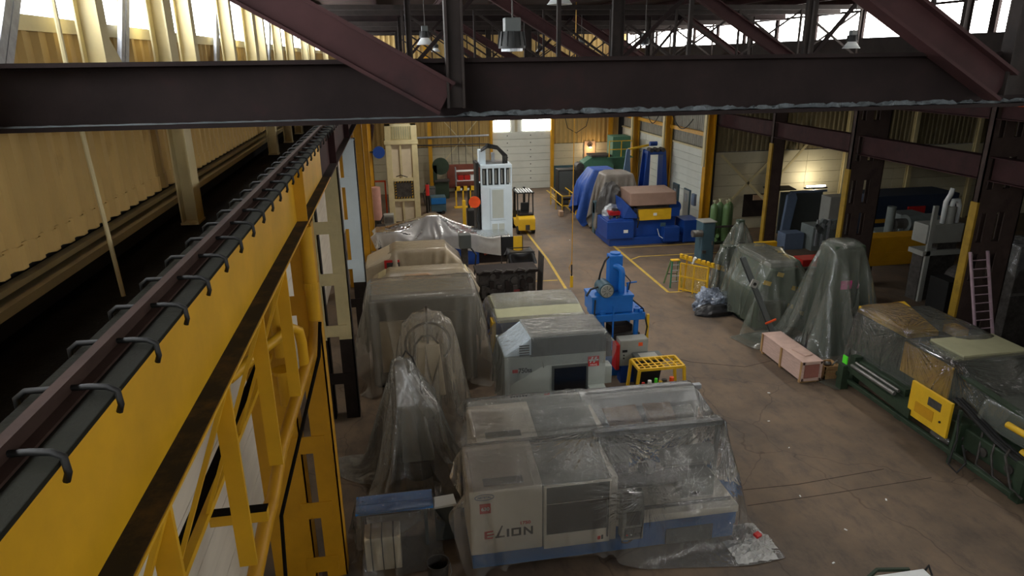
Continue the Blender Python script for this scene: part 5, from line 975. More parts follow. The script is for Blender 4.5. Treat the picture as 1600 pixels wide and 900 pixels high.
# green dust collector
t = thing('dust_collector', 'green dust collector with hopper and yellow platform rail', 'dust collector', (15.4, 49, 0))
MB().prism([(13.4, 2.0), (13.45, 2.7), (14.1, 3.1), (15.6, 3.1), (15.7, 2.2), (15.2, 1.9)], 48.2, 49.4, 'y').build('inlet_hopper', GRN2, t, bevel=.03); MB().box(14.0, 15.5, 48.1, 49.5, 3.1, 3.22).build('lid', IRON, t)
MB().box(15.6, 16.95, 48.2, 49.6, 3.0, 4.5).build('filter_box', GRN2, t, bevel=.03); MB().frustum(16.1, 16.45, 48.7, 49.1, 1.8, 15.6, 16.95, 48.2, 49.6, 3.0).build('cone', GRN2, t); MB().box(15.2, 17.1, 48.0, 49.7, 2.98, 3.06).build('platform', GRN2, t)
for x in (15.7, 16.85):
    for y in (48.3, 49.5): MB().bar((x, y, 0), (x, y, 3.0), .1, .1).build('leg', GRN2, t)
for x in (13.7, 15.2): MB().bar((x, 48.8, 0), (x, 48.8, 2.1), .1, .1).build('leg', GRN2, t)
for x in (15.3, 16.2, 17.05): MB().bar((x, 48.05, 3.06), (x, 48.05, 4.2), .05, .05).build('rail_post', YB, t)
for z in (3.6, 4.2): MB().bar((15.3, 48.05, z), (17.05, 48.05, z), .05, .05).build('rail', YB, t)
# blue tower frames
def tower(x0, w, Y, label):
    t = thing('tower_frame', label, 'frame', (x0 + w / 2, Y, 0), group='blue tower frames')
    for sx in (0, 1):
        bx = x0 + sx * w; tx = x0 + w / 2 + (sx - .5) * w * .62; d = 1 if sx == 0 else -1
        MB().prism([(bx, 0), (bx + d * .5, 0), (tx + d * .14, 4.1), (tx, 4.1)], Y, Y + .06, 'y').build('leg_plate', DBLU, t)
        MB().prism([(bx + d * .5, 0), (bx + d * .54, 0), (tx + d * .18, 4.1), (tx + d * .14, 4.1)], Y, Y + .9, 'y').build('leg_web', DBLU, t); MB().prism([(bx, 0), (bx + d * .5, 0), (tx + d * .14, 4.1), (tx, 4.1)], Y + .9, Y + .96, 'y').build('leg_plate', DBLU, t)
    MB().box(x0 + w * .22, x0 + w * .78, Y - .05, Y + 1.0, 3.85, 4.05).build('head_beam', DBLU, t, bevel=.02); MB().box(x0, x0 + w, Y, Y + .1, .9, 1.05).build('tie', DBLU, t)
    for k in range(3): MB().cyl((x0 + w * (.3 + .2 * k), Y - .1, 4.15), (x0 + w * (.3 + .2 * k), Y + .5, 4.15), .14, 14).build('roller', IRON, t)
    return t
tower(15.95, 2.0, 43.0, 'blue tower frame of four tapering legs near the white wall')
t = thing('slanted_guard', 'pale blue tapering guard left of the blue tower frame', 'guard', (15.0, 43.6, 0)); MB().prism([(14.6, 0), (15.6, 0), (15.3, 4.2), (15.1, 4.2)], 43.6, 43.75, 'y').build('panel', paint('slate_blue', (96, 122, 148), .5, .1, 2), t, bevel=.02); MB().bar((15.2, 43.7, 4.15), (17.2, 43.7, 4.5), .12, .12).build('arm', YB, t); MB().cyl((16.6, 43.5, 4.5), (17.1, 43.5, 4.5), .15, 14).build('motor', DBLU, t)
# wall lamp
t = thing('wall_lamp', 'glowing warm wall lamp on a brown panel at the back wall', 'lamp', (15.4, 53.4, 3.3)); MB().box(14.95, 15.85, 53.48, 53.56, 1.7, 3.6).build('panel', CARD, t); MB().lathe([(.03, .18), (.1, .12), (.16, 0), (.15, 0), (.0, .02)], (15.4, 53.3, 3.2), 16).build('shade', IRON, t); MB().lathe([(0, -.1), (.08, -.04), (.09, .02), (0, .06)], (15.4, 53.3, 3.16), 12).build('bulb', LAMP, t)
ld = bpy.data.lights.new('wall_lamp_light', 'POINT'); ld.energy = 60; ld.color = (1, .7, .4); ld.shadow_soft_size = .1; o = bpy.data.objects.new('wall_lamp_light', ld); COL.objects.link(o); o.location = (15.4, 52.95, 3.05)
# right wall columns
for y, lab in ((49.6, 'farthest yellow column on the white boarded wall'), (43.4, 'yellow column behind the blue tower frame'), (37.2, 'yellow column at the corner of the side bay')):
    t = thing('wall_column', lab, 'column', (17.85, y, 0), group='right wall columns'); MB().box(17.55, 17.62, y - .2, y + .2, 0, 10).box(17.95, 18.02, y - .2, y + .2, 0, 10).build('flange', YC, t); MB().box(17.62, 17.95, y - .03, y + .03, 0, 10).build('web', YC, t)
    MB().box(17.45, 17.55, y - .14, y + .14, 3.9, 10).build('upper_post', CRM, t); MB().box(17.4, 18.0, y - .24, y + .24, 0, .04).build('base_plate', YC, t)
# brown built-up columns of the side bay
def brown_column(Y, x0, x1, label, ye=5.5, full=True):
    t = thing('bay_column', label, 'column', (x0 + .8, Y, 0), group='brown side bay columns'); H_ = 9.5
    holes = [(.55, 1.5), (2.86, 3.79), (4.19, 5.14), (5.9, 6.9), (7.5, 8.4)] if full else []
    w = x1 - x0; st = [(0, .12), (.26, .48), (.66, 1.0)] if full else [(0, 1.0)]
    for y in (Y, Y + .2):
        for a, b in st: MB().box(x0 + a * w, x0 + b * w, y, y + .04, 0, H_).build('stile', COLB, t)
        zs = [0] + [z for h in holes for z in h] + [H_]
        if full:
            for z0, z1 in zip(zs[::2], zs[1::2]):
                for a, b in ((.12, .26), (.48, .66)): MB().box(x0 + a * w, x0 + b * w, y, y + .04, z0, z1).build('batten', COLB, t)
    MB().box(x0, x0 + .04, Y, Y + .24, ye, H_).build('side_plate', COLB, t); MB().box(x1 - .04, x1, Y, Y + .24, 0, H_).build('side_plate', COLB, t)
    MB().box(x0 - .03, x0 + .05, Y - .02, Y + .26, 0, ye).build('yellow_edge', YE, t)
    MB().box(x0 - .14, x1 + .05, Y - .06, Y + .3, 0, .05).build('base_plate', COLB, t); return t
brown_column(18.45, 18.0, 19.62, 'nearest dark brown slotted column with yellow edge and ladder')
brown_column(24.7, 17.88, 19.38, 'dark brown slotted column with yellow edge in the middle of the side bay', 5.6)
brown_column(31.0, 18.1, 18.75, 'narrow dark column with yellow edge beside the beige wall', 5.9, False)
brown_column(12.3, 17.95, 19.5, 'dark brown column out at the right edge', 5.5)
ys = [(-8, 12.3), (12.54, 18.45), (18.69, 24.7), (24.94, 31.0), (31.24, 37.4)]
for (y0, y1), n in zip(ys, ('nearest the viewer at right', 'right of the nearest slotted column', 'between the two slotted columns', 'between the middle slotted and narrow columns', 'behind the narrow column, last')):
    girder(y0, y1, MAR, BRD, 'maroon crane girder of the side bay, ' + n, x=18.3, top=6.92, bot=6.18, hw=.2)
for (y0, y1), n in zip(ys[:3], ('nearest the viewer', 'before the nearest slotted column', 'between the slotted columns')):
    girder(y0, y1, MAR, BRD, 'upper maroon eave beam of the side bay, ' + n, x=18.2, top=8.46, bot=8.05, hw=.2)
t = MB().tube([(18.03, 13, 8.485), (18.03, 18.3, 8.485)], .02, 6).build('orange_cable', ORG); tag(t, 'thin orange cable along the upper maroon beam', 'cable')

# ================================================================ RIGHT SIDE, NEAR
t = thing('tool_cabinet', 'dark teal upright cabinet left of the gas cylinders', 'cabinet', (15.3, 31.2, 0)); MB().box(14.8, 15.45, 30.9, 31.7, .05, 2.15).build('case', TEAL, t, bevel=.02); MB().box(14.85, 15.4, 30.87, 30.9, .1, 2.1).build('door', TEAL, t, bevel=.01); MB().box(15.3, 15.35, 30.84, 30.87, 1.0, 1.2).build('handle', STEEL, t); MB().box(14.82, 15.0, 30.8, 30.87, .6, .75).build('bracket', IRON, t)
MB().box(14.75, 15.5, 30.85, 31.7, 2.15, 2.19).build('bench_top', PGREY, t); MB().cyl((14.3, 31.0, 1.6), (14.8, 31.0, 1.6), .18, 16).build('spindle', STEEL, t); MB().box(14.8, 15.45, 30.9, 31.7, 0, .05).build('foot', BLK, t)
cyl0 = thing('gas_cylinder', 'leftmost green gas cylinder beside the teal cabinet', 'gas cylinder', (0, 0, 0), group='green gas cylinders', local=True)
MB().lathe([(0, 0), (.19, 0), (.2, .03), (.2, 1.75), (.17, 1.9), (.07, 2.0), (.05, 2.02), (0, 2.02)], (0, 0, 0), 24).build('bottle', CYLG, cyl0, smooth=2); MB().lathe([(0, 2.0), (.05, 2.0), (.05, 2.12), (.09, 2.12), (.09, 2.18), (0, 2.18)], (0, 0, 0), 12).build('valve_cap', OLIVE, cyl0)
spots = [(16.35, 33.0), (16.8, 33.3), (17.0, 32.9), (17.3, 33.2)]
labs = ['leftmost green gas cylinder beside the teal cabinet', 'second green gas cylinder, standing behind its neighbours', 'third green gas cylinder with banded neck', 'rightmost green gas cylinder of the group']
for i, ((x, y), lab) in enumerate(zip(spots, labs)):
    c = cyl0 if i == 0 else copy_tree(cyl0); c.location = (x, y, .62); c['label'] = lab
t = thing('cylinder_stand', 'green iron stand carrying the gas cylinders', 'stand', (16.8, 33.1, 0)); MB().box(16.05, 17.6, 32.6, 33.6, .5, .61).build('deck', GRN, t, bevel=.02); MB().box(16.1, 17.5, 32.62, 32.7, 1.4, 1.5).build('chain_bar', IRON, t)
for x in (16.1, 17.4):
    for y in (32.65, 33.45): MB().box(x, x + .1, y, y + .1, 0, .5).build('leg', GRN, t)
for k in range(5): MB().cyl((15.9 + .12 * k, 32.5 - .05 * (k % 2), .2 + .2 * k), (16.0 + .12 * k, 32.6, .2 + .2 * k), .1, 12).build('valve_wheel', CYLG, t)
# wrapped posts
def wrapped_post(name, x, y, h, w, label, lab2, mat, pin=True, seed=1, spread=1.6):
    t = thing(name, label, 'machine', (x, y, 0)); MB().box(x - w / 2, x + w / 2, y - w / 2, y + w / 2, 0, h).build('column', GRN, t, bevel=.02); MB().box(x - w * .7, x + w * .7, y - w * .7, y + w * .7, 0, .25).build('base', GRN, t, bevel=.03); MB().box(x - w * .4, x + w * .6, y - w * .7, y - w / 2, h * .35, h * .7).build('panel', IRON, t)
    drape('plastic_cover', lab2, mat, (x, y), (2 * h * .93 + w, 2 * h * .93 + w), (44, 44), h + .1, [cb(x - w / 2, x + w / 2, y - w / 2, y + w / 2, 0, h)], rz=.3 * seed, seed=seed, steps=150, iters=10, pins=[(x, y, h + .05)])
wrapped_post('wrapped_drill', 14.75, 27.2, 3.15, .28, 'slim drill column under plastic near the yellow platform', 'narrow plastic cone over the slim drill column', FILM3, seed=2)
wrapped_post('wrapped_saw', 13.95, 26.6, 2.2, .5, 'green post machine half wrapped in film behind the yellow gate', 'plastic film round the green post machine behind the yellow gate', FILM3, seed=3)
# yellow platform of steel
t = thing('steel_platform', 'yellow topped platform strewn with steel bars behind the wrapped machines', 'platform', (16.2, 28, 0)); MB().box(15.0, 17.4, 26.6, 28.6, 1.2, 1.32).build('deck', YB, t, bevel=.01)
for x in (15.1, 17.2):
    for y in (26.7, 28.4): MB().box(x, x + .12, y, y + .12, 0, 1.2).build('leg', YC, t)
MB().box(15.2, 17.2, 26.9, 28.4, .3, .36).build('lower_deck', IRON, t)
rr = random.Random(11)
for k in range(9):
    x, y = 15.2 + rr.random() * 1.2, 26.7 + rr.random() * 1.7; L = .8 + rr.random() * .8; a = rr.uniform(-.3, .3); z = 1.36 + .05 * (k % 3)
    o = MB().bar((x, y, z), (x + L * math.cos(a), y + L * math.sin(a), z), .05 + .03 * (k % 3), .06).build('steel_bar', (IRON, STEEL, YB, BRD)[k % 4]); tag(o, ('dark iron', 'grey steel', 'yellow', 'brown', 'second dark iron', 'second grey steel', 'second yellow', 'second brown', 'third dark iron')[k] + ' bar lying loose on the yellow topped platform', 'bar', 'bars on the yellow platform')
t = thing('yellow_channel', 'bright yellow channel lying across the platform edge', 'channel', (16.6, 28.5, 1.32)); MB().box(16.2, 17.3, 28.3, 28.55, 1.5, 1.72).build('channel', YB, t, bevel=.01); MB().box(16.3, 17.2, 28.25, 28.3, 1.32, 1.5).build('block', IRON, t)
for k, (x0, y0, x1, y1) in enumerate(((17.0, 23.5, 17.3, 26.0), (16.4, 24.0, 17.4, 24.6), (16.5, 25.3, 17.4, 25.6))):
    t = boxy('steel_stock', ('long dark beam stack behind the wrapped machines', 'dark plate stack in front of the brown column', 'dark block beside the long beam stack')[k], 'steel stock', x0, x1, y0, y1, 0, 1.0 + .15 * k, IRON); MB().box(x0 - .05, x1 + .05, y0 - .05, y1 - .1, 1.0 + .15 * k, 1.06 + .15 * k).build('top_plate', BRD, t)
t = boxy('yellow_bin', 'yellow steel bin between the tall wrapped machine and the brown column', 'bin', 16.2, 17.2, 21.5, 22.8, .1, 1.4, YB); MB().box(16.15, 17.25, 21.45, 22.85, 1.3, 1.42).build('rim', YB, t); MB().box(16.2, 17.2, 21.5, 22.8, 0, .1).build('skid', IRON, t)
# step ladder
t = thing('step_ladder', 'green step ladder with yellow top beside the floor line', 'ladder', (12.2, 28.0, 0))
for s in (-1, 1):
    MB().bar((12.2 + s * .28, 27.75, 0), (12.2 + s * .17, 27.95, 1.2), .05, .07).build('front_rail', paint('ladder_green%d' % (s + 1), (52, 116, 84), .5, .1, 3), t); MB().bar((12.2 + s * .3, 28.45, 0), (12.2 + s * .17, 28.1, 1.2), .04, .06).build('rear_rail', CYLG, t)
for k in range(4): z = .25 + k * .25; w = .27 - k * .022; MB().box(12.2 - w, 12.2 + w, 27.78 + k * .04, 27.86 + k * .04, z, z + .03).build('step', GALV, t)
MB().box(12.0, 12.4, 27.9, 28.15, 1.2, 1.26).build('top_cap', YB, t, bevel=.02); MB().bar((11.94, 28.3, .5), (12.46, 28.3, .5), .03, .03).build('brace', IRON, t)
# yellow gate rack
t = thing('clamp_rack', 'yellow mesh gate topped by a row of yellow clamps', 'rack', (13.0, 27.0, 0))
GA, GBp = Vector((12.15, 27.3, 0)), Vector((13.0, 26.3, 0)); GD = (GBp - GA).normalized(); GE = Vector((14.0, 26.0, 0))
for s in (0, .5, 1): p = GA.lerp(GBp, s); MB().bar(p, p + Vector((0, 0, 1.3)), .05, .05).build('gate_post', YB, t)
for z in (.1, .7, 1.3): MB().bar(GA + Vector((0, 0, z)), GBp + Vector((0, 0, z)), .05, .05).build('gate_rail', YB, t)
gm = MB()
for k in range(1, 18): p = GA.lerp(GBp, k / 18); gm.bar(p + Vector((0, 0, .1)), p + Vector((0, 0, 1.3)), .016, .016)
for k in range(1, 16): gm.bar(GA + Vector((0, 0, .1 + k * .075)), GBp + Vector((0, 0, .1 + k * .075)), .016, .016)
gm.build('mesh_panel', YB, t)['kind'] = 'stuff'
P0, P1 = Vector((12.05, 27.2, 1.62)), Vector((13.95, 26.3, 1.1)); MB().bar(P0, P1, .12, .1).build('top_bar', YB, t)
for k in range(11): p = P0.lerp(P1, (k + .3) / 11); MB().rbox(p + Vector((0, -.02, .08)), (.1, .16, .16), .4 * (k % 3)).build('clamp', YB, t, bevel=.01)
for q in (P0.lerp(P1, .15), P0.lerp(P1, .6), P1): MB().bar(q, (q.x, q.y + .2, 0), .06, .06).build('support_leg', YC, t)
MB().rbox(P0.lerp(P1, .3) + Vector((-.05, -.05, .05)), (.08, .1, .35), .3, .5).build('clamp_handle', WHITE2, t)
crumple('trash_pile', 'heap of shiny crumpled film and bags at the foot of the yellow gate', TRASH, (12.5, 24.8, 0), (.62, .55), .75, 71, cat='trash', n=26, rough=1.1, fmax=13)
crumple('black_bag', 'black bags under the heap of shiny film', BLKT, (12.45, 24.35, 0), (.75, .4), .4, 72, cat='trash', n=16)
# plastic covered machine with leaning beam
t = thing('wrapped_mill', 'dark green machine with yellow plates under clear plastic, behind the plywood crate', 'machine', (14.2, 23.3, 0)); MB().prism([(13.1, 0), (13.1, 1.4), (13.58, 2.4), (14.65, 2.4), (15.3, 1.4), (15.3, 0)], 22.3, 24.6, 'y').build('body', GRN, t, bevel=.05); MB().box(13.6, 14.65, 22.5, 24.9, 2.4, 2.58).build('table', IRON, t)
for k, (x, z, w) in enumerate(((13.4, 1.9, .3), (14.6, 1.6, .35), (14.5, .9, .3), (13.9, 2.2, .25), (14.9, .6, .3))): MB().rbox((x, 22.27, z), (w, .03, .16), 0, 0, .3).build('yellow_plate', YB, t)
MB().box(13.2, 14.2, 22.2, 22.3, .4, 1.2).build('dark_recess', IRON, t); MB().box(13.1, 15.3, 22.3, 24.6, 0, .1).build('skid', IRON, t)
drape('plastic_cover', 'clear plastic tent with hard creases over the dark green machine', FILM6, (14.25, 23.4), (6.2, 6.4), (60, 62), 2.8, [cb(13.0, 15.4, 22.1, 24.7, 0, 1.5), slab((13.55, 23.5, 2.5), (12.95, 23.5, 1.3), 2.6), cb(13.3, 15.0, 22.2, 24.7, 0, 2.1), cb(13.5, 14.75, 22.4, 25.1, 0, 2.66), slab((14.7, 23.5, 2.66), (15.9, 23.0, 1.3), 2.0), slab((13.9, 22.5, 2.6), (13.6, 21.7, 1.3), 1.2)], seed=81, steps=120, iters=8, rz=.15)
SB0, SB1 = at(1208, 522, 20.75), at(1160, 402, 21.45); SB0 = SB1 + (SB0 - SB1) * ((SB1.z - .04) / (SB1.z - SB0.z)); SBd = SB1 - SB0
t = thing('steel_beam', 'dark steel beam with bolted eye leaning against the plastic tent', 'beam', tuple(SB0)); MB().ibeam(SB0, SB1, .2, .16, .03, .03, up=(0, -1, 0)).build('shaft', HDARK, t); q = SB0 + SBd * .72 + Vector((0, -.12, 0)); MB().rbox(q, (.28, .06, .28), .1, 0, .4).build('eye_plate', PGREY, t); MB().cyl(q + Vector((0, -.06, 0)), q + Vector((0, -.03, 0)), .06, 12).build('eye_hole', BLK, t); MB().rbox(SB0 + SBd * .3 + Vector((.05, -.12, 0)), (.42, .04, .06), 0, 0, -.35).build('orange_strap', ORG, t)
# tall wrapped machine
t = thing('wrapped_press', 'tall green machine wrapped in plastic, taller than its neighbours', 'machine', (14.8, 20.3, 0)); MB().frustum(14.2, 16.1, 19.6, 21.0, 0, 14.3, 15.4, 19.85, 20.7, 3.9).build('body', GRN, t, bevel=.05); MB().box(14.4, 15.2, 19.7, 19.85, .5, 1.6).build('door', IRON, t); MB().box(14.6, 15.0, 19.74, 19.86, 2.4, 2.7).build('pink_panel', PINK, t); MB().box(14.2, 16.1, 19.6, 21.0, 0, .12).build('base', GRN, t)
drape('plastic_cover', 'long clear plastic shroud hanging in folds from the tall green machine', FILM3, (14.85, 20.25), (8.2, 8.0), (64, 62), 4.05, [cb(14.25, 15.45, 19.8, 20.75, 0, 3.98)], seed=83, steps=160, iters=9, rz=.3)
# plywood crate
t = thing('plywood_crate', 'long pinkish plywood crate on the floor beside the aisle', 'crate', (12.65, 19.15, 0)); X0, X1, Y0, Y1, Z0, Z1 = 12.3, 13.0, 17.9, 20.4, .08, .75
MB().box(X0 + .02, X1 - .02, Y0 + .02, Y1 - .02, Z0, Z1 - .02).build('box', WOOD, t); MB().box(X0 - .01, X1 + .01, Y0 - .01, Y1 + .01, Z1 - .02, Z1).build('lid', WOOD, t)
for y in (17.9, 19.1, 20.32): MB().box(X0 - .02, X0 + .02, y, y + .08, Z0 - .02, Z1 - .02).build('batten', WOOD2, t)
for z in (Z0, Z1 - .1): MB().box(X0 + .01, X1 - .01, Y0 - .02, Y0 + .02, z, z + .08).build('end_frame', WOOD, t)
for x in (X0, X1 - .08): MB().box(x, x + .08, Y0 - .02, Y0 + .02, Z0, Z1 - .02).build('end_frame', WOOD, t)
MB().box(X0 + .1, X1 - .1, Y0 - .005, Y0 + .02, Z0 + .1, Z1 - .12).build('end_panel', paint('reddish_ply', (150, 96, 84), .7, .1, 3), t)
for y in (17.95, 19.1, 20.25): MB().box(X0, X1, y, y + .1, 0, .08).build('skid', WOOD2, t)
o = MB().rbox((12.7, 18.6, .77), (.3, .6, .03), .2).build('loose_ply', WOOD); tag(o, 'torn loose scrap on top of the long plywood crate', 'scrap')
t = thing('pallet_box', 'small slatted pallet box with metal parts right of the crate', 'box', (13.5, 18.3, 0))
for z in (.05, .2, .35):
    for y in (18.0, 18.5): MB().box(13.2, 13.75, y, y + .04, z, z + .1).build('slat', WOOD2, t)
MB().box(13.2, 13.75, 18.0, 18.54, 0, .05).build('floor_board', WOOD2, t)
for x in (13.2, 13.71): MB().box(x, x + .04, 18.0, 18.54, 0, .45).build('side_board', WOOD2, t)
MB().cyl((13.4, 18.2, .42), (13.42, 18.25, .5), .12, 14).build('steel_disc', STEEL, t); MB().bar((13.5, 18.1, .45), (13.8, 18.3, .5), .04, .04).build('rod', STEEL, t)
# big green machine at the right edge
t = thing('shear_machine', 'long green machine with yellow panels under clear plastic, right edge', 'machine', (15, 14.8, 0))
MB().box(13.9, 16.4, 11.4, 17.8, .35, .9).build('bed', GRN, t, bevel=.04); MB().box(14.2, 16.7, 14.2, 18.2, .9, 2.2).build('upper_frame', GRN, t, bevel=.05); MB().box(14.6, 16.9, 11.0, 14.2, .9, 1.6).build('lower_frame', GRN, t, bevel=.05)
for y in (11.3, 13.2, 15.2, 17.4): MB().box(13.75, 14.0, y, y + .25, 0, 1.0).build('leg', GRN, t)
MB().box(13.5, 13.62, 11.3, 17.9, .2, .34).build('foot_rail', GRN, t, bevel=.02); MB().cyl((13.5, 15.3, .85), (13.5, 17.2, .85), .06, 12).build('shaft', STEEL, t); MB().cyl((13.64, 15.3, .92), (13.64, 17.2, .92), .05, 12).build('shaft', STEEL, t); MB().hexa([(13.45, 14.6, .45), (13.6, 14.6, .45), (13.6, 17.4, .65), (13.45, 17.4, .65), (13.45, 14.6, .7), (13.9, 14.6, .8), (13.9, 17.4, .85), (13.45, 17.4, .8)]).build('shaft_tray', GRN, t)
p = MB().box(13.5, 13.58, 13.35, 14.75, .55, 1.55).build('yellow_door', YB, t, bevel=.01); MB().box(13.49, 13.5, 13.85, 14.5, .75, 1.05).build('vent', YC, p); MB().box(13.49, 13.5, 13.65, 14.1, 1.15, 1.38).build('vent', IRON, p); MB().cyl((13.47, 13.6, .9), (13.5, 13.6, .9), .03, 10).build('lock', BLK, p)
MB().hexa([(14.2, 16.0, 2.2), (15.2, 16.0, 2.2), (15.8, 18.2, 2.2), (14.2, 18.2, 2.2), (14.2, 16.0, 2.34), (15.2, 16.0, 2.34), (15.8, 18.2, 2.45), (14.2, 18.2, 2.4)]).build('yellow_top', YB, t); MB().box(14.6, 16.6, 14.4, 15.6, 2.2, 2.32).build('olive_top', OLIVE, t)
MB().box(15.6, 16.0, 15.8, 16.3, 2.2, 2.42).build('yellow_block', YB, t); MB().hexa([(14.15, 14.2, 1.2), (14.2, 14.2, 1.2), (14.2, 16.0, 1.2), (14.15, 16.0, 1.2), (14.15, 14.2, 2.1), (14.2, 14.2, 2.1), (14.2, 16.0, 2.1), (14.15, 16.0, 2.1)]).build('yellow_side', YB, t)
for k in range(8): MB().cyl((13.85, 11.8 + k * .75, .6), (13.9, 11.8 + k * .75, .6), .12, 12).build('wheel', IRON, t)
for k in range(3): MB().tube([(14.0, 12.0 + k * .4, 1.0), (13.8, 11.9 + k * .35, .9 - .2 * k), (13.7, 11.5 + k * .5, .3), (13.75, 11.2 + .3 * k, .2)], .03, 7).build('hose', IRON, t)
MB().bar((13.5, 13.1, 0), (13.55, 13.1, 1.5), .07, .07).build('stand_pipe', GRN, t); MB().tube([(13.5, 13.1, 1.4), (13.4, 12.9, .8), (13.2, 12.8, .2), (13.3, 12.6, .05), (13.5, 12.6, .3), (13.5, 12.8, .7)], .025, 7).build('coiled_hose', BLK, t)
MB().box(13.3, 13.55, 17.3, 17.55, 0, .8).build('front_foot', GRN, t); MB().hexa([(13.3, 17.2, .9), (13.34, 17.2, .9), (13.34, 17.4, .9), (13.3, 17.4, .9), (13.3, 17.2, 1.15), (13.34, 17.2, 1.15), (13.34, 17.4, 1.15), (13.3, 17.4, 1.15)]).build('lime_tag', LIMEG, t)
MB().prism([(11.0, 1.6), (14.2, 1.9), (14.2, 1.95), (11.0, 1.65)], 14.3, 14.5, 'x').build('guide_plate', GRN, t)
for k in range(3): MB().tube([(14.0 + .1 * k, 13.8, 1.4), (13.95 + .1 * k, 12.4, 1.0), (13.9 + .1 * k, 11.0, .8)], .045, 8).build('black_pipe', BLK, t)
MB().box(13.9, 16.4, 10.6, 11.4, .15, .6).build('end_frame', GRN, t, bevel=.03); MB().cyl((14.1, 11.7, 1.5), (14.1, 12.3, 1.5), .08, 14).build('yellow_roll', YB, t); MB().cyl((14.25, 11.3, .95), (14.25, 11.9, .95), .1, 14).build('yellow_roll', YB, t)
drape('plastic_cover', 'glossy clear plastic over the long green machine with yellow panels', FILM7, (15.2, 16.0), (5.6, 7.0), (60, 72), 2.6, [cb(14.15, 16.7, 14.2, 18.2, 0, 2.24), cb(14.2, 15.6, 16.0, 18.2, 0, 2.44), cb(15.6, 16.3, 15.6, 16.5, 0, 2.46), cb(14.6, 16.9, 11.0, 14.2, 0, 1.62)], seed=87, steps=110, iters=8)
drape('plastic_cover', 'hanging plastic with yellow rolls at the far right edge', FILM3, (15.4, 12.0), (3.6, 3.2), (40, 36), 1.95, [cb(14.3, 16.9, 11.0, 13.2, 0, 1.75)], seed=89, steps=110)
# small box low right
t = thing('white_crate', 'white topped box with green frame at the bottom edge of the view', 'box', (8.5, 8.7, 0)); MB().box(8.0, 9.2, 8.3, 8.95, .0, .9).build('box', WHITE2, t, bevel=.02); MB().bar((7.75, 8.85, .74), (8.4, 9.15, .82), .05, .06).build('frame_bar', GRN, t); MB().bar((8.4, 9.15, .82), (9.0, 9.05, .82), .05, .06).build('frame_bar', GRN, t); MB().tube([(9.2, 8.9, .9), (9.3, 8.95, .95), (9.32, 8.85, .8)], .02, 7).build('hook', BLK, t)
for x in (7.75, 8.95): MB().bar((x, 8.98, 0), (x, 9.0, .78), .05, .05).build('frame_leg', GRN, t)

# ================================================================ SIDE BAY
t = thing('ladder', 'faded aluminium ladder leaning on the nearest brown column', 'ladder', (18.2, 18.0, 0)); A0, A1 = at(1522, 492, 18.0), at(1516, 394, 18.36); B0, B1 = at(1549, 490, 18.0), at(1543, 392, 18.36)
A0 = A1 + (A0 - A1) * (A1.z / (A1.z - A0.z)); B0 = B1 + (B0 - B1) * (B1.z / (B1.z - B0.z))
for p, q in ((A0, A1), (B0, B1)): MB().bar(p, q, .05, .09, (0, 1, 0)).build('rail', PINKL, t)
n = int((A1 - A0).length / .28)
for k in range(1, n): MB().cyl(A0.lerp(A1, k / n), B0.lerp(B1, k / n), .02, 8).build('rung', PINKL, t)
t = thing('blue_guard', 'slate blue guard frame below the lit tube lamp in the side bay', 'guard', (22.3, 35, 0)); SB = paint('slate_frame', (104, 120, 144), .5, .1, 2)
MB().prism([(21.4, 0), (21.6, 2.5), (22.0, 2.7), (22.2, 2.3), (21.9, 0)], 34.8, 35.0, 'y').build('side_plate', SB, t, bevel=.02); MB().box(21.4, 24.0, 35.2, 35.3, .2, 2.6).build('dark_back', HDARK, t); MB().bar((21.8, 34.9, 2.65), (24.0, 34.9, 2.65), .15, .12).build('top_rail', SB, t); MB().rbox((21.2, 35.1, 2.85), (1.6, .8, .05), 0, .1).build('canopy', BLK, t)
MB().bar((21.1, 35, 0), (21.1, 35, 3.2), .06, .06).build('post', STEEL, t)
t = thing('tube_lamp', 'lit tube lamp glowing against the beige wall of the side bay', 'lamp', (24.2, 36.4, 2.6)); MB().cyl((23.7, 36.4, 2.62), (24.9, 36.4, 2.62), .05, 10).build('tube', LAMPW, t); MB().box(23.6, 25.0, 36.3, 36.5, 2.48, 2.56).build('housing', BLK, t); MB().bar((24.2, 36.42, 0), (24.2, 36.42, 2.5), .05, .05).build('stand', IRON, t)
ld = bpy.data.lights.new('tube_lamp_light', 'POINT'); ld.energy = 110; ld.color = (1, .88, .66); ld.shadow_soft_size = .15; o = bpy.data.objects.new('tube_lamp_light', ld); COL.objects.link(o); o.location = (24.3, 36.55, 3.0)
def grey_machine(x, y, s, label, tall, seed):
    t = thing('grey_machine', label, 'machine', (x, y, 0), group='grey machines in the side bay'); rr = random.Random(seed)
    MB().box(x - 1.1 * s, x + 1.1 * s, y - .6 * s, y + .6 * s, 0, 1.4 * s).build('bed', GMACH, t, bevel=.04); MB().box(x - .2 * s, x + 1.0 * s, y - .5 * s, y + .4 * s, 1.4 * s, tall).build('head', PGREY if seed % 2 else GMACH, t, bevel=.04)
    for k in range(8): a = x - 1.0 * s + rr.random() * 1.9 * s; z = .3 + rr.random() * 1.4 * s; MB().cyl((a, y - .6 * s - .12, z), (a, y - .6 * s + .05, z), .06 + rr.random() * .14, 12).build('dial', (GMACH, STEEL, HDARK)[k % 3], t)
    for k in range(3): a = x - .95 * s + k * .35 * s; MB().box(a, a + .1, y - .7 * s, y - .6 * s, .3, 1.8 * s).build('slide_bar', GALV, t)
    for k in range(4): a = x - .8 * s + rr.random() * 1.4 * s; MB().tube([(a, y - .5 * s, 1.4 * s), (a + .1, y - .6 * s, 1.7 * s), (a + .35, y - .6 * s, 1.75 * s), (a + .4, y - .5 * s, 1.4 * s)], .05, 8).build('pipe', GMACH, t)
    return t
grey_machine(22.6, 32.6, .95, 'grey bolted machine with boxy head in front of the slate blue guard', 2.85, 3)
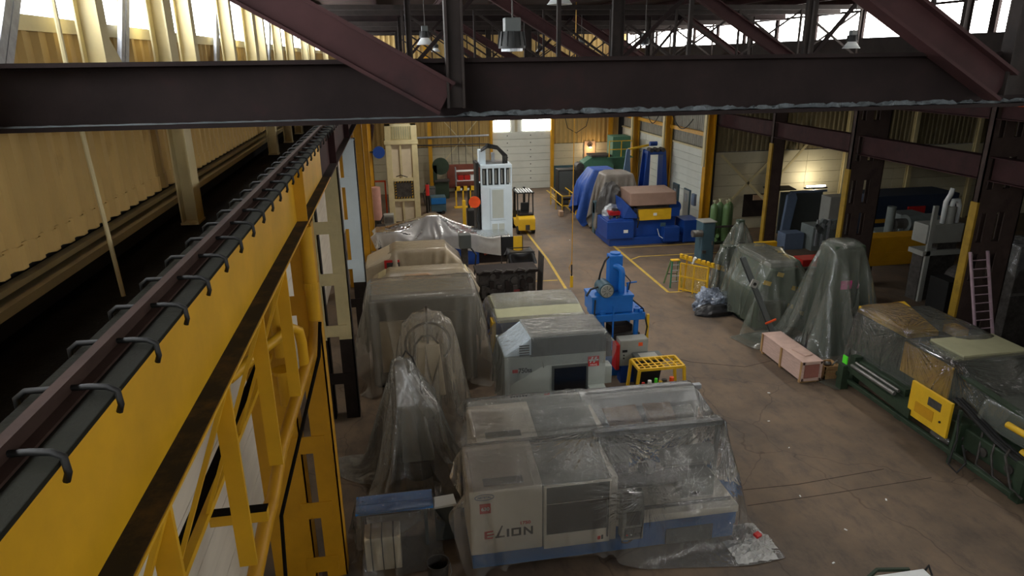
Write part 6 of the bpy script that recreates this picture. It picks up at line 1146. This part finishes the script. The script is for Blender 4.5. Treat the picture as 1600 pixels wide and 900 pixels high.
grey_machine(24.4, 29.6, 1.15, 'large grey pump machine seen between the two slotted columns', 2.5, 4)
t = thing('pump_drum', 'grey horizontal tank on the large pump machine', 'tank', (24.9, 28.8, 1.6)); MB().cyl((24.2, 28.75, 2.15), (25.8, 28.75, 2.15), .42, 22).build('shell', GMACH, t, smooth=2); MB().cyl((23.6, 28.75, 2.15), (24.2, 28.75, 2.15), .25, 18).build('neck', STEEL, t, smooth=2); MB().cyl((23.4, 28.8, 1.6), (23.4, 28.8, 3.0), .2, 16).build('stack', GMACH, t, smooth=2); MB().box(24.4, 25.6, 28.5, 29.0, 1.61, 1.75).build('cradle', IRON, t)
t = thing('yellow_box_beam', 'wide dull yellow steel box between the slotted columns', 'container', (22, 26.2, 0)); MB().box(20.4, 23.5, 26.0, 26.9, 1.0, 2.3).build('box', YC, t, bevel=.02); MB().box(20.4, 23.5, 25.97, 26.0, 1.55, 1.6).build('rib', YC, t)
for x in (20.5, 23.2): MB().box(x, x + .2, 26.1, 26.8, 0, 1.0).build('leg', BRD, t)
t = thing('pipe_machine', 'pale machine with twin arched pipes left of the nearest slotted column', 'machine', (22.2, 24.3, 0)); MB().box(21.3, 23.0, 24.0, 24.8, 2.5, 3.3).build('body', PGREY, t, bevel=.03); MB().box(21.4, 22.95, 24.1, 24.7, .0, 2.0).build('lower_body', IRON, t); MB().box(21.25, 23.0, 23.95, 24.8, 2.0, 2.2).build('shelf', PGREY, t); MB().box(21.4, 21.6, 23.95, 24.05, 0, 4.1).build('post', PGREY, t); MB().box(22.0, 22.9, 24.1, 24.7, 2.2, 2.5).build('collar', IRON, t)
MB().tube([(22.1, 24.2, 3.3), (22.1, 24.2, 4.2), (22.25, 24.2, 4.5), (22.3, 24.2, 4.75)], .1, 12).build('arched_pipe', WHITE2, t, smooth=True); MB().tube([(22.75, 24.2, 3.3), (22.75, 24.2, 4.0), (22.65, 24.2, 4.25), (22.45, 24.2, 4.25), (22.4, 24.2, 3.9)], .1, 12).build('arched_pipe', WHITE2, t, smooth=True); MB().cyl((22.4, 24.2, 3.3), (22.4, 24.2, 4.0), .2, 14).build('valve_body', PGREY, t, smooth=2)
t = boxy('blue_tank', 'dark blue long tank deep in the side bay', 'tank', 24.5, 29.5, 31.5, 33.5, 0, 2.9, paint('night_blue', (40, 52, 72), .5, .1, 2)); MB().box(24.6, 29.4, 31.45, 31.5, 1.5, 1.7).build('band', YC, t); MB().box(26.5, 27.5, 31.4, 31.5, 1.7, 2.3).build('red_box', RED, t)
t = boxy('dark_press', 'dark round-shouldered press behind the yellow box', 'press', 21.2, 23.2, 22.3, 23.3, 0, 1.4, BLK); MB().cyl((22.4, 22.25, 1.2), (22.4, 23.3, 1.2), .6, 22).build('wheel', IRON, t)
boxy('clutter_box', 'blue plastic lined box at the beige wall of the side bay', 'box', 20.3, 21.4, 32.5, 33.3, 0, .9, SB)
boxy('clutter_box', 'red crate low in the side bay near the middle slotted column', 'box', 18.2, 19.6, 27.5, 28.3, 0, 1.0, RED)
drape('plastic_cover', 'dark film hanging right of the nearest slotted column', FILM4, (21.2, 19.6), (2.6, 2.6), (30, 30), 3.9, [cb(20.6, 21.8, 19.0, 20.2, 0, 3.8)], seed=91, steps=110)
t = boxy('wrapped_rack', 'tall dark rack under film right of the nearest slotted column', 'rack', 20.6, 21.8, 19.0, 20.2, 0, 3.75, IRON); MB().box(20.55, 21.85, 18.97, 19.0, 2.0, 2.1).build('shelf_edge', STEEL, t)
# hanging pendant control
PP = at(893, 440, 26.6)
t = thing('crane_pendant', 'yellow crane pendant hanging on a long cable over the aisle', 'pendant', (PP.x, PP.y, PP.z)); MB().tube([(PP.x, PP.y, 12.0), (PP.x, PP.y, PP.z + .75)], .018, 6).build('cable', YC, t); MB().tube([(PP.x, PP.y, PP.z + .9), (PP.x - .12, PP.y, PP.z + .6), (PP.x, PP.y, PP.z + .3)], .012, 6).build('strain_wire', YC, t)
MB().box(PP.x - .06, PP.x + .06, PP.y - .05, PP.y + .05, PP.z - .25, PP.z + .25).build('button_box', YB, t, bevel=.01); MB().cyl((PP.x, PP.y, PP.z + .25), (PP.x, PP.y, PP.z + .75), .03, 8).build('cable_boot', BLK, t)
# cables looped on the right wall
for k, (y0, y1, z) in enumerate(((51.5, 48.5, 6.4), (47.0, 44.6, 6.3), (42.4, 39.2, 6.4))):
    pts = [(17.6, y0 + (y1 - y0) * s, z - .7 * math.sin(math.pi * s)) for s in [i / 10 for i in range(11)]]
    o = MB().tube(pts, .03, 6).build('wall_cable', BLK); tag(o, ('far', 'middle', 'near')[k] + ' drooping black cable loop on the grey siding', 'cable', 'cable loops')
o = MB().tube([(13.2, 53.3, 5.8), (13.5, 53.25, 4.7), (14.2, 53.25, 4.3), (15.0, 53.25, 4.8), (15.3, 53.3, 5.9)], .03, 6).build('wall_cable', BLK); tag(o, 'black cable loop on the back wall right of the overhead door', 'cable', 'cable loops')
t = boxy('wall_panel_box', 'grey blue fuse box on the corner yellow column', 'fuse box', 17.3, 17.45, 37.6, 38.0, 1.5, 2.2, SB); MB().box(17.28, 17.3, 37.62, 37.98, 1.52, 2.18).build('lid', SB, t)
for k, (x, y, r) in enumerate(((10.1, 15.9, .05), (9.9, 14.5, .04), (9.0, 12.5, .05), (9.3, 11.2, .05), (11.0, 17.5, .06), (8.4, 10.3, .05), (10.9, 12.0, .06), (9.6, 37.0, .06), (8.2, 42.0, .07))):
    o = MB().rbox((x, y, .01), (r * 1.3, r * .6, .012), k * .7).build('paper_scrap', WINK); tag(o, 'white paper scrap ' + ('in mid aisle left of the plywood crate', 'in the aisle level with the second cream machine', 'right of the nearest machine corner', 'below the floor joints at the right', 'just left of the plywood crate end', 'near the bottom edge of the view', 'between the floor joints and the green machine', 'far up the aisle beside the blue machine', 'far up the aisle near the forklift')[k], 'scrap', 'paper scraps on the floor')
